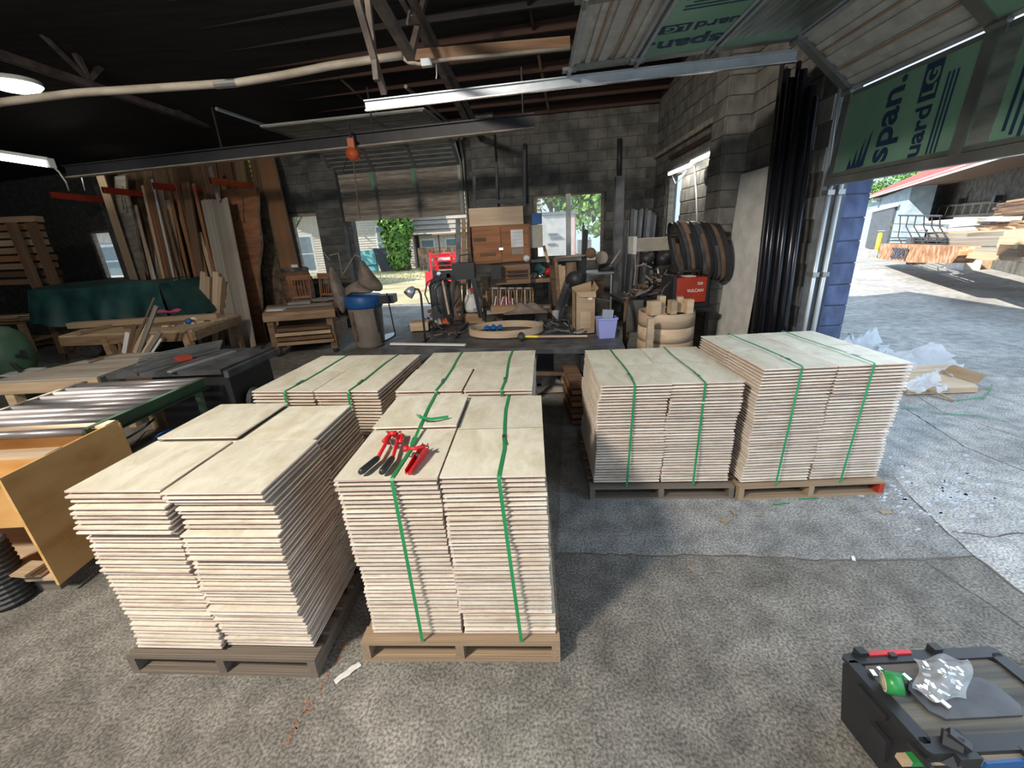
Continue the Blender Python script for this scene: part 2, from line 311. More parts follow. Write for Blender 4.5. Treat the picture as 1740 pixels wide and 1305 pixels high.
def crack(pts, w, name='crack', mat='rust'):
    b = MB(); ps = []
    for i in range(len(pts) - 1):
        a, c = gp(*pts[i]), gp(*pts[i + 1]); n = max(2, int((c - a).length / .06))
        for k in range(n): ps.append(a.lerp(c, k / n) + V((U(-.008, .008), U(-.012, .012), .0015)))
    ps.append(gp(*pts[-1]) + V((0, 0, .0015)))
    for i in range(len(ps) - 1):
        d = (ps[i + 1] - ps[i]).normalized(); n = V((-d.y, d.x, 0)); q = w * U(.4, 1.1)
        b.add([ps[i] - n * q, ps[i] + n * q, ps[i + 1] + n * q, ps[i + 1] - n * q], [(0, 1, 2, 3)])
    b.build(name, mat, floor)
M['crack'] = flat('crack_dirt', (.11, .095, .08), .95); M['slabp'] = noisy('worn_pale_coating', (.40, .44, .50), (.58, .63, .70), (1.5, 1.5, 1.5), .8, jit=0)
crack([(948, 938), (1090, 944), (1235, 943), (1400, 952), (1575, 953), (1655, 945)], .007, mat='crack')
crack([(1545, 842), (1600, 895), (1655, 945), (1740, 1010)], .009, mat='crack')
crack([(1575, 955), (1640, 1000), (1740, 1068)], .009, mat='crack'); crack([(1620, 905), (1680, 912), (1740, 906)], .007, mat='crack')
crack([(1540, 695), (1640, 760), (1740, 800)], .008, mat='crack'); crack([(1540, 640), (1740, 640)], .006, mat='crack'); crack([(1440, 600), (1600, 700), (1740, 745)], .005, mat='crack')
def patch(pts, mat, z=.002, name='worn_patch'):
    g = [gp(*p) for p in pts]; MB().add([(p.x, p.y, z) for p in g], [tuple(range(len(g)))]).build(name, mat, floor)
for _ in range(200):     # flaking white paint on the slab, right
    a, bb = 1600 + random.gauss(0, 55), 832 + random.gauss(0, 28); r = U(1.2, 5.5); patch([(a + r * U(.5, 1.6) * math.cos(t), bb + r * .4 * U(.5, 1.5) * math.sin(t)) for t in [k * 1.05 for k in range(6)]], 'slabp', .002, 'paint_flake')
for _ in range(46):     # red chalk marks along a line by the left pallets
    t = R(); a = 590 - 110 * t + U(-7, 7); bb = 1085 + 190 * t + U(-6, 6); r = U(1.2, 3.2)
    patch([(a - r, bb), (a, bb - r), (a + r, bb + 1), (a, bb + r)], 'cherry', .002, 'red_mark')
# ---- back wall
pw0, pw1 = bw(908, 332), bw(1025, 438); dr0, dr1 = bw(600, 372), bw(797, 372); lw0, lw1 = bw(497, 362), bw(548, 470); fw0, fw1 = bw(150, 392), bw(205, 474)
H_WIN = (sof(bw(1026, 380)), sof(bw(907, 385)), bw(1023, 437).z, bw(1023, 322).z)
H_DOOR = (sof(bw(797, 400)), sof(bw(604, 420)), 0, 3.05)
H_LW = (sof(bw(549, 415)), sof(bw(500, 415)), bw(540, 478).z, bw(520, 362).z)
H_FW = (sof(bw(200, 435)), sof(bw(163, 435)), bw(200, 476).z, bw(170, 391).z)
wall('wall_back', CB, UX, NB, -.2, 18.6, 4.55, (H_WIN, H_DOOR, H_LW, H_FW), nparts=300, brange=(0, 14))
def window(n, h, P, xd, nn, mull=True, fw=.07, panes=2):
    P = V(P); b = MB(); a0, a1, z0, z1 = h; c = (a0 + a1) / 2
    w = MB().obox(P + xd * c + V((0, 0, z0 - .02)) + nn * .02, xd * ((a1 - a0) / 2 + .08), nn * .12, (0, 0, .03)).build('window_%d' % n, 'whitep' if mull else 'grey_wood', kind='structure')
    for x in (a0 + fw / 2, a1 - fw / 2): b.obox(P + xd * x + V((0, 0, (z0 + z1) / 2)), xd * fw / 2, nn * .05, (0, 0, (z1 - z0) / 2))
    for z in (z0 + fw / 2, z1 - fw / 2): b.obox(P + xd * c + V((0, 0, z)), xd * (a1 - a0) / 2, nn * .05, (0, 0, fw / 2))
    b.build('window_frame', 'grey_wood', w)
    if mull: MB().obox(P + xd * c + V((0, 0, (z0 + z1) / 2)), xd * .055, nn * .06, (0, 0, (z1 - z0) / 2)).build('mullion', 'whitep', w)
    k = 2 if mull else 1
    for i in range(k):
        x0, x1 = a0 + (a1 - a0) * i / k + .03, a0 + (a1 - a0) * (i + 1) / k - .03
        MB().obox(P + xd * (x0 + x1) / 2 + V((0, 0, (z0 + z1) / 2)) - nn * .01, xd * (x1 - x0) / 2, nn * .003, (0, 0, (z1 - z0) / 2 - .03)).build('pane', 'glass', w)
    return w
IB = CB - NB * .08
window(1, H_WIN, IB, UX, NB); window(2, H_LW, IB, UX, NB, False); window(3, H_FW, IB, UX, NB, False)
# pilaster left of the roll-up door, lintels
def pil(x0, x1, name, dep=.22, H=4.5):
    b = MB(); c = CB + UX * (x0 + x1) / 2; w = MB().obox(c + NB * dep / 2 + V((0, 0, H / 2)), UX * (x1 - x0) / 2, NB * dep / 2, (0, 0, H / 2)).build(name, 'mortar', kind='structure')
    for r in range(int(H / .2)):
        m = c + NB * (dep + .004) + V((0, 0, r * .2 + .1)); s = (x1 - x0) / .4
        unit('concrete_block', _bk, 'block', Matrix(((UX.x * s, NB.x, 0, m.x), (UX.y * s, NB.y, 0, m.y), (0, 0, 1, m.z), (0, 0, 0, 1))), w)
pil(sof(bw(598, 420)), sof(bw(556, 420)), 'trim_1'); pil(sof(bw(846, 300)), sof(bw(806, 300)), 'trim_2', .18)
# ---- right wall beyond the bay door
TJ = 4.12; TC = tof(CB) + .05
RWN = -NR
w0, w1 = rw(1131, 345), rw(1155, 345); s0, s1 = rw(1215, 365), rw(1229, 365)
H_R1 = (tof(rw(1156, 345)), tof(rw(1131, 345)), rw(1140, 404).z, rw(1140, 293).z); H_R2 = (tof(rw(1230, 365)), tof(rw(1214, 365)), rw(1222, 383).z, rw(1222, 342).z)
wall('wall_right', JR, DY, NR, TJ, TC, 5.7, (H_R1, H_R2), nparts=300, brange=(TJ, TC))
IR = JR - NR * .08; window(4, H_R1, IR, DY, NR, False); window(5, H_R2, IR, DY, NR, False)
pc = JR + DY * 5.85; pb = MB().obox(pc + NR * .14 + V((0, 0, 2.7)), DY * .2, NR * .14, (0, 0, 2.7)).build('trim_3', 'mortar', kind='structure')
for r in range(27):
    m = pc - DY * .202 + NR * .14 + V((0, 0, r * .2 + .1)); s = .28 / .4
    unit('concrete_block', _bk, 'block', Matrix(((NR.x * s, -DY.x, 0, m.x), (NR.y * s, -DY.y, 0, m.y), (0, 0, 1, m.z), (0, 0, 0, 1))), pb)
    m = pc + NR * .282 + V((0, 0, r * .2 + .1)); unit('concrete_block', _bk, 'block', Matrix(((DY.x, NR.x, 0, m.x), (DY.y, NR.y, 0, m.y), (0, 0, 1, m.z), (0, 0, 0, 1))), pb)
# blue painted outer jamb, block by block
ja, jb = at(1388, 559, 4.1), at(1422, 569, 4.1); jw = (jb - ja).length
jm = MB().box(ja.x, jb.x + .02, 4.1, 4.4, 0, 3.0).build('trim_4', 'mortar', kind='structure')
for r in range(15):
    m = V(((ja.x + jb.x) / 2 + .01, 4.098, r * .2 + .1)); unit('concrete_block', _bk, 'bblue', Matrix(((jw / .4 * 1.08, 0, 0, m.x), (0, -1, 0, m.y), (0, 0, 1, m.z), (0, 0, 0, 1))), jm)
MB().box(ja.x - .06, ja.x + .005, 4.07, 4.12, 0, 3.0).build('door_stop', 'bblue', jm); MB().box(ja.x - .045, ja.x - .02, 4.05, 4.075, 0, 3.0).build('weather_strip', 'black', jm)
# remaining shell: header over the bay door, wall beyond it, left and front walls
def slab(name, x0, x1, y0, y1, z0, z1, mat='block'): return bx(x0, x1, y0, y1, z0, z1).build(name, mat, kind='structure')
MB().beam(JR + DY * -1.2 + V((.1, 0, 4.75)), JR + DY * TJ + V((.1, 0, 4.75)), .2, 2.3).build('wall_right_header', 'block', kind='structure')
MB().beam(JR + DY * -4.0 + V((.1, 0, 2.9)), JR + DY * -1.2 + V((.1, 0, 2.9)), .2, 5.8).build('wall_right_near', 'block', kind='structure')
slab('wall_left', -15.2, -15, -4, 13.2, 0, 7); slab('wall_front', -15, -4.2, -4.2, -4, 0, 7); slab('wall_front_header', -4.2, 2.3, -4.2, -4, 3.6, 7)
rf = MB(); RXS = [-16, -11.2, -9.3, 3.5]; RYS = [-4.3, .9, 2.1, 14]      # one roof-light opening on the left
for i in range(3):
    for j in range(3):
        if i == 1 and j == 1: continue
        x0, x1, y0, y1 = RXS[i], RXS[i + 1], RYS[j], RYS[j + 1]
        if j == 2: y1l, y1r = 14 - (x0 + 16) * .226, 14 - (x1 + 16) * .226
        else: y1l = y1r = y1
        lo = [V((x0, y0, ZR(y0))), V((x1, y0, ZR(y0))), V((x1, y1r, ZR(y1r))), V((x0, y1l, ZR(y1l)))]
        rf.prism(lo, (0, 0, .12))
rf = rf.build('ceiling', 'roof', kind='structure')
for k in range(24):
    c = CB + NB * (.08 + .52 * k); a = c + UX * -.35; b2 = c + UX * 18.5
    plank('joist', a + V((0, 0, ZR(a.y) - .10)), b2 + V((0, 0, ZR(a.y) - .10)), .05, .2 , 'joist' if k < 6 else 'joist_shaded', rf)
for k in range(9):
    for q in (2.2, 5.6):
        c = CB + NB * (.08 + .52 * k) + UX * q; plank('blocking', c + V((0, 0, ZR((CB + NB * (.08 + .52 * k)).y) - .12)), c + NB * .52 + V((0, 0, ZR((CB + NB * (.08 + .52 * k)).y) - .04)), .04, .09, 'oak' if k < 4 else 'joist_shaded', rf)
# ---- steel roof trusses running away from the camera
def tplane(P): return lambda px, py: pp(px, py, P, NR)
def truss(P1, t_near, webs, label):
    T = thing('roof_truss', P1, label, 'truss', 'rusty steel roof trusses')
    for s in (-.035, .035):
        MB().beam(P1 + NR * s, P1 - DY * t_near + NR * s, .045, .09).build('chord_angle', 'truss', T)
    f = tplane(P1)
    for a, b2, w_ in webs: MB().beam(f(*a), f(*b2), w_, w_).build('web_bar', 'truss', T)
    return T
truss(bw(820, 238, .1), 10.5, [((698, 96), (560, -140), .07), ((698, 96), (735, -60), .05), ((607, 0), (653, 159), .04), ((625, 0), (640, 137), .035), ((700, 0), (692, 40), .02), ((800, 222), (700, 20), .06)], 'rusty steel roof truss ending above the cabinet by the back window')
truss(bw(412, 232, .1), 9.5, [((150, 135), (85, 0), .07), ((150, 135), (-5, -15), .05), ((150, 135), (262, 15), .07), ((305, 195), (268, 60), .06), ((305, 190), (420, 40), .05)], 'rusty steel roof truss crossing above the leaning boards at left')
# hoist beam with its orange hoist
hb0, hb1 = at(110, 283, 8.6), at(908, 194, 7.2)
T = thing('hoist_beam', hb1, 'long black steel hoist beam hanging level under the roof', 'beam'); d = hb0 - hb1
MB().beam(hb1, hb0, .12, .02).build('top_flange', 'steel_dark', T); MB().beam(hb1 - V((0, 0, .09)), hb0 - V((0, 0, .09)), .02, .18).build('web', 'steel_dark', T)
MB().beam(hb1 - V((0, 0, .18)), hb0 - V((0, 0, .18)), .12, .02).build('bottom_flange', 'pipe', T)
for k in (.02, .3, .62): p = hb1 + d * k; MB().tube([p, p + V((0, 0, .6))], .015, 6).build('hanger_rod', 'steel_dark', T)
hp = at(600, 262, 7.5)
T = thing('chain_hoist', hp, 'orange chain hoist hanging from the black beam', 'hoist')
MB().lathe([(0, -.09), (.09, -.07), (.1, 0), (.09, .07), (0, .09)], hp, 14, (.2, 1, 0)).build('drum', 'orange', T, True); MB().box(hp.x - .05, hp.x + .05, hp.y - .04, hp.y + .04, hp.z + .05, hp.z + .22).build('bracket', 'orange', T)
MB().tube([hp + V((0, 0, .2)), hp + V((0, 0, .42))], .02, 6).build('trolley_rod', 'steel_dark', T)
MB().tube([hp, at(603, 300, 7.5), at(608, 345, 7.5), at(612, 372, 7.5)], .012, 5).build('load_chain', 'rust', T)
MB().tube([hp + V((-.05, 0, 0)), at(590, 270, 7.5), at(583, 290, 7.5)], .008, 5).build('hand_chain', 'steel_dark', T)
# pipes under the roof
T = MB().tube([at(*p, 4.7) for p in ((-30, 182), (0, 174), (130, 158), (260, 150), (380, 142), (400, 141), (480, 128), (560, 112), (640, 100), (684, 94))], .034, 10).build('sagging_pipe', 'pipe', None, True, 'long pale sagging pipe slung beneath the trusses', 'pipe')
MB().tube([at(365, 144, 4.7), at(402, 141, 4.7)], .036, 10).build('tape_wrap', 'stile', T)
T = MB().tube([at(*p, 4.9) for p in ((682, 96), (694, 106), (712, 109), (735, 104), (760, 101), (860, 92), (968, 82))], .018, 8).build('thin_conduit', 'pipe', None, True, 'thin grey conduit running right from the truss joint to the bay door', 'conduit')
MB().beam(at(716, 108, 4.88), at(734, 106, 4.88), .06, .06).build('junction_box', 'track', T)
MB().beam(at(700, 95, 5.0), at(968, 72, 5.0), .05, .09).build('timber_rail', 'walnut', None, label='brown timber rail running right to the open bay door', cat='rail')
MB().tube([at(741, 108, 4.9), at(742, 128, 4.9), at(741, 134, 4.9)], .006, 5).build('cable_end', 'whitep', None, label='short white cable end dangling beside the truss joint', cat='cable')
# ---- open sectional bay door at right
PJ = V((2.86, 4.0, 0)); NT = V((.178, .984, 0)); ft = lambda px, py: pp(px, py, PJ, NT)
prof = [ft(1407, 306), ft(1441, 158), ft(1352, 64), ft(1209, 84), ft(1079, 103), ft(965, 118)]
DOORW = 4.9; DV = -DY
BD = thing('overhead_door', prof[0], 'open overhead sectional bay door lined with green foam boards', 'door')
bays = [0, 1.18, 2.35, 3.5, 4.9]
kinds = [('foam', 'foam', 'foil', 'foam'), ('skin', 'foam', 'foam', 'skin'), ('foil', 'foam', 'foil', 'foam'), ('foam', 'foam', 'foil', 'foam'), ('skin', 'foam', 'skin', 'foam')]
for i in range(5):
    a, b2 = prof[i], prof[i + 1]; e = (b2 - a); u = e.normalized(); n = u.cross(DV).normalized()
    inside = (CAMP - a).dot(n) > 0; n = n if inside else -n; m_ = (a + b2) / 2; a, b2 = a + u * .008, b2 - u * .008; L = (b2 - a).length
    S = MB().obox((a + b2) / 2 + DV * DOORW / 2 - n * .03, u * L / 2, DV * DOORW / 2, n * .006).build('door_section', 'doorskin', BD)
    for k in range(4):
        y0, y1 = bays[k] + .03, bays[k + 1] - .03; kd = kinds[i][k]; c = (a + b2) / 2 + DV * (y0 + y1) / 2
        if kd in ('foam', 'foil'):
            MB().obox(c - n * .006, u * (L / 2 - .03), DV * (y1 - y0) / 2, n * .016).build('foam_board', 'insul', S, label='pale green foam insulation board')
            for q_, w_ in (((-.42, .06), (.34, .14)) if i == 0 and k == 1 else ((0, .34),) if kd == 'foil' else ()): MB().obox(c + n * .012 + DV * (y1 - y0) * q_, u * (L / 2 - .04), DV * (y1 - y0) * w_, n * .002).build('foil_strip', 'foil', S, label='crinkled silvery film strip')
        else:
            for q in range(5): cc = a.lerp(b2, (q + .5) / 5) + DV * (y0 + y1) / 2; MB().obox(cc - n * .018, u * .035, DV * (y1 - y0) / 2, n * .008).build('corrugation', 'doorskin', S)
            for q in (.33, .66): cc = a.lerp(b2, q) + DV * (y0 + y1) / 2; MB().obox(cc - n * .012, u * .008, DV * (y1 - y0) / 2, n * .012).build('tan_rib', 'tanrib', S)
    for k, y in enumerate(bays): MB().obox((a + b2) / 2 + DV * (y + (.03 if k == 0 else (-.03 if k == 4 else 0))) + n * .005, u * L / 2, DV * .042, n * .014).build('stile', 'stile', S)
    for q in (a + u * .02, b2 - u * .02): MB().obox(q + DV * DOORW / 2 + n * .0, u * .014, DV * DOORW / 2, n * .018).build('rail', 'track' if i else 'stile', S)
    for y in bays[:3]:
        h = b2 + DV * (y + .05) + n * .02; MB().obox(h, u * .06, DV * .04, n * .012).tube([h - DV * .06 + n * .02, h + DV * .06 + n * .02], .02, 8).build('hinge', 'stile', S)
    if i in (0, 3):   # printing on the foam: navy words along the board
        c = a + u * .04 + n * .0125; r = DV
        def P_(y, t): return a + DV * y + u * t * L + n * .0125
        if i == 0: xd, yd, o1, o2, o3 = u, -r, P_(.60, .16), P_(.85, .16), P_(1.0, .1)
        else: xd, yd, o1, o2, o3 = -u, r, P_(.52, .98), P_(.28, .93), P_(.12, .1)
        if i == 0:
            text('span.', .27, 'ink', P_(.62, .07), u, DY, S); text('uard', .17, 'ink', P_(.90, .05), u, DY, S)
            MB().obox(P_(.84, .76), u * .11, DV * .065, n * .0015).build('logo_block', 'ink', S); text('LG', .13, 'insul', P_(.89, .625) + n * .003, u, DY, S)
            for q in range(4): y = .22 + q * .045; MB().prism([P_(y, .06), P_(y + .05, .08), P_(y + .02 + q * .015, .20 + q * .09)], n * .001).build('flame_mark', 'ink', S)
            for q in range(3): MB().obox(P_(.965 + q * .03, .42), u * L * .36, DV * .006, n * .001).build('fine_print', 'ink', S)
            for q in range(9): MB().obox(P_(1.43 + q * .045, .36 if q % 3 else .45), u * L * (.28 if q % 2 else .33), DV * .009, n * .001).build('fine_print', 'ink', S)
            MB().obox(P_(1.90, .45), u * L * .4, DV * .025, n * .001).build('print_band', 'ink', S)
        else:
            text('span.', .27, 'ink', P_(.36, .05), u, DY, S); text('uard', .17, 'ink', P_(.62, .02), u, DY, S)
            MB().obox(P_(.57, .76), u * .11, DV * .065, n * .0015).build('logo_block', 'ink', S); text('LG', .13, 'insul', P_(.62, .625) + n * .003, u, DY, S)
            for q in range(6): MB().obox(P_(.85 + q * .045, .45 + .03 * (q % 2)), u * L * (.36 - .03 * (q % 3)), DV * .007, n * .001).build('fine_print', 'ink', S)
    if i in (1, 2, 4):
        for q in range(7): MB().obox(a.lerp(b2, .52) + n * .0125 + DV * (1.30 + q * .06), u * L * (.36 if q % 2 else .3), DV * (.012 if q % 3 else .02), n * .001).build('fine_print', 'ink', S)
MB().obox(prof[0] + DV * DOORW / 2 - V((0, 0, .02)), NR * .03, DV * DOORW / 2, (0, 0, .03)).build('bottom_seal', 'stile', BD)
T = thing('door_track', ft(1355, 92), 'long galvanised overhead track of the bay door', 'track')
h0, h1 = ft(1358, 92) + NT * .05, ft(617, 178) + NT * .05; MB().beam(h0, h1, .012, .085).build('track_web', 'track', T)
h0, h1 = ft(1358, 92) + NT * .05, ft(617, 178) + NT * .05
for s in (-.04, .04): MB().beam(h0 + V((0, 0, s)) + NT * -.012, h1 + V((0, 0, s)) + NT * -.012, .035, .01).build('track_lip', 'chrome' if s < 0 else 'track', T)
for (p, q) in (((1405, 309), (1364, 570)), ((1420, 303), (1380, 570))):
    a, b2 = ft(*p), ft(*q); a = V((b2.x, b2.y, a.z))
    T = MB().tube([V((b2.x, b2.y, 0)), V((b2.x, b2.y, a.z))], .022, 10).build('vertical_track', 'track', None, True, 'shiny vertical door track tube %s the blue jamb' % ('farther from' if p[0] < 1410 else 'next to'), 'track')
    for z in (.6, 1.5, 2.2): bx(b2.x - .03, b2.x + .03, b2.y - .03, b2.y + .05, z, z + .04).build('clamp', 'stile', T)
MB().tube([ft(1407, 306), ft(1418, 220), ft(1428, 150)], .012, 6).build('door_cable_tube', 'track', None, True, 'thin grey tube rising along the edge of the lowered door section', 'tube')
# ---- roll-up sectional door in the back wall
T = thing('back_overhead_door', CB + UX * (H_DOOR[0] + H_DOOR[1]) / 2, 'half-open slatted overhead door in the back wall', 'door')
zb, zt = bw(700, 371).z, bw(700, 287).z; a0, a1 = H_DOOR[0] + .02, H_DOOR[1] + .25; xc = (a0 + a1) / 2
pf = [(0.06, zb), (0.06, (zb + zt) / 2), (0.06, zt), (.42, zt + .38), (1.0, zt + .55), (1.6, zt + .56), (2.2, zt + .56)]
for i in range(6):
    (d0, z0), (d1, z1) = pf[i], pf[i + 1]; a = CB + UX * xc + NB * (d0 + .02) + V((0, 0, z0 + .005)); b2 = CB + UX * xc + NB * (d1 + .02) + V((0, 0, z1 - .005)); u = (b2 - a).normalized(); n = UX.cross(u).normalized()
    if (CAMP - a).dot(n) < 0: n = -n
    S = MB().obox((a + b2) / 2, u * ((b2 - a).length / 2 - .004), UX * (a1 - a0) / 2, n * .015).build('door_section', 'grey_wood' if i < 2 else 'doorskin', T)
    for k in range(5): c = a.lerp(b2, (k + .5) / 5) + n * .02; MB().obox(c, u * .035, UX * ((a1 - a0) / 2 - .03), n * .008).build('slat', 'grey_wood' if i != 2 else 'stile', S)
    for q in (-.48, -.16, .16, .48): MB().obox((a + b2) / 2 + UX * (a1 - a0) * q + n * .03, u * (b2 - a).length / 2, UX * .035, n * .008).build('stile', 'stile', S)
for q in (.18, -.14):
    c = CB + UX * (xc + (a1 - a0) * q) + NB * .13 + V((0, 0, zt - .17)); MB().obox(c, UX * .05, NB * .004, (0, 0, .16)).build('foam_scrap', 'insul', T, label='green foam scrap showing between slats')
for s, nm in ((a0 - .05, 'right'), (a1 + .05, 'left')):
    c = CB + UX * s + NB * .1; tk = MB().tube([c, c + V((0, 0, zt + .1)), c + NB * .2 + V((0, 0, zt + .45)), c + NB * .6 + V((0, 0, zt + .6)), c + NB * 3.0 + V((0, 0, zt + .62))], .03, 6).build('rail_track', 'track' if nm == 'left' else 'stile', T)
# ============================================================ PLYWOOD STACKS ON PALLETS
PH = .0237
def panel_mesh(w, d, h, nm='plywood_panel_mesh'):
    """top face full size, lower edges mitred inwards"""
    i = .032; x, y = w / 2, d / 2
    vs = [(s * x, r * y, h) for s, r in ((-1, -1), (1, -1), (1, 1), (-1, 1))] + [(s * x, r * y, h - .0088) for s, r in ((-1, -1), (1, -1), (1, 1), (-1, 1))] + [(s * (x - i), r * (y - i), 0) for s, r in ((-1, -1), (1, -1), (1, 1), (-1, 1))]
    me = bpy.data.meshes.new(nm)
    me.from_pydata(vs, [], [(0, 1, 2, 3)] + [(k + 4, (k + 1) % 4 + 4, (k + 1) % 4, k) for k in range(4)] + [(k + 8, (k + 1) % 4 + 8, (k + 1) % 4 + 4, k + 4) for k in range(4)] + [(11, 10, 9, 8)])
    me.materials.append(M['face']); me.materials.append(M['edge']); me.materials.append(M['core']); me.polygons.foreach_set('material_index', [0] + [1] * 4 + [2] * 4 + [0]); me.update(); return me
def rot(a, x, y): return (x * math.cos(a) - y * math.sin(a), x * math.sin(a) + y * math.cos(a))
rest = MB()
def pallet(cx, cy, a, w, d, h, label, mat='pallet', red=()):
    T = thing('pallet', (cx, cy, 0), label, 'pallet'); T.rotation_euler = (0, 0, a)
    def B(name, x0, x1, y0, y1, z0, z1, m=mat, lab=None):
        o = unit(name, _cube, m, Matrix.Translation(((x0 + x1) / 2, (y0 + y1) / 2, (z0 + z1) / 2)) @ Matrix.Diagonal((x1 - x0, y1 - y0, z1 - z0, 1)) if (x1 - x0) > (y1 - y0) else Matrix.Translation(((x0 + x1) / 2, (y0 + y1) / 2, (z0 + z1) / 2)) @ Matrix.Rotation(math.pi / 2, 4, 'Z') @ Matrix.Diagonal((y1 - y0, x1 - x0, z1 - z0, 1)))
        o.parent = T
        if lab: o['label'] = lab
    q = .018
    for k in range(3): x = -w / 2 + .02 + (w - .04) * k / 2; B('stringer', x - .02, x + .02, -d / 2, d / 2, q, h - q, 'reddk' if k in red else mat, 'red painted stringer' if k in red else None)
    for k in range(7): y = -d / 2 + (d - .1) * k / 6; B('deck_board', -w / 2, w / 2, y + U(0, .004), y + .095, h - q, h)
    for k in range(4): y = -d / 2 + (d - .1) * k / 3; B('bottom_board', -w / 2, w / 2, y, y + .095, 0, q)
    return T
def stack(cx, cy, a, w, d, z0, n, me, single, drift, name_lab, grp, top_lab=None, jit=.004, groups=6):
    """n panels from z0 up, centred at cx,cy; drift = list of x/y offsets along height"""
    ph = PH; gx = gy = 0
    for k in range(n):
        if k % groups == 0: gx, gy = U(-jit, jit) * 1.3, U(-jit, jit) * 1.3
        t = k / (n - 1); ox, oy = drift(t); ox += gx + U(-jit, jit) * .5; oy += gy + U(-jit, jit) * .6
        dx, dy = rot(a, ox, oy); mw = Matrix.Translation((cx + dx, cy + dy, z0 + k * ph)) @ Matrix.Rotation(a + U(-.004, .004), 4, 'Z')
        last = k == n - 1
        if single or last:
            o = bpy.data.objects.new('plywood_sheet', me); C.objects.link(o); o.matrix_basis = mw
            tag(o, (top_lab if last and top_lab else name_lab % ORD(n - k)), 'plywood sheet', grp)
        else:
            bb = len(rest.v); rest.add([mw @ v.co for v in me.vertices], [tuple(p.vertices) for p in me.polygons]); 
            for j, p in enumerate(me.polygons): rest.mi[-len(me.polygons) + j] = p.material_index
PAL = [  # name, corner front-left, front-right, depth, top z, pallet h, label bits
 ('near left unstrapped pallet', (-1.95, 1.60), (-1.045, 1.53), .96, 1.045, .115, 'pallet_dark', None, True),
 ('pallet with red tools', (-.775, 1.60), (.145, 1.545), .95, 1.04, .125, 'pallet', (.26, .76), True),
 ('middle right pallet', (.615, 2.86), (1.64, 2.79), 1.0, .945, .11, 'pallet_dark', (.26, .74), True),
 ('far right pallet', (1.73, 2.76), (2.755, 2.74), 1.03, 1.05, .115, 'pallet', (.27, .75), True),
 ('back left pallet', (-1.88, 2.88), (-.925, 2.75), .95, 1.03, .115, 'pallet', (.27, .77), False),
 ('back middle pallet', (-.80, 2.72), (.135, 2.63), 1.0, 1.03, .115, 'pallet', (.30, .78), False)]
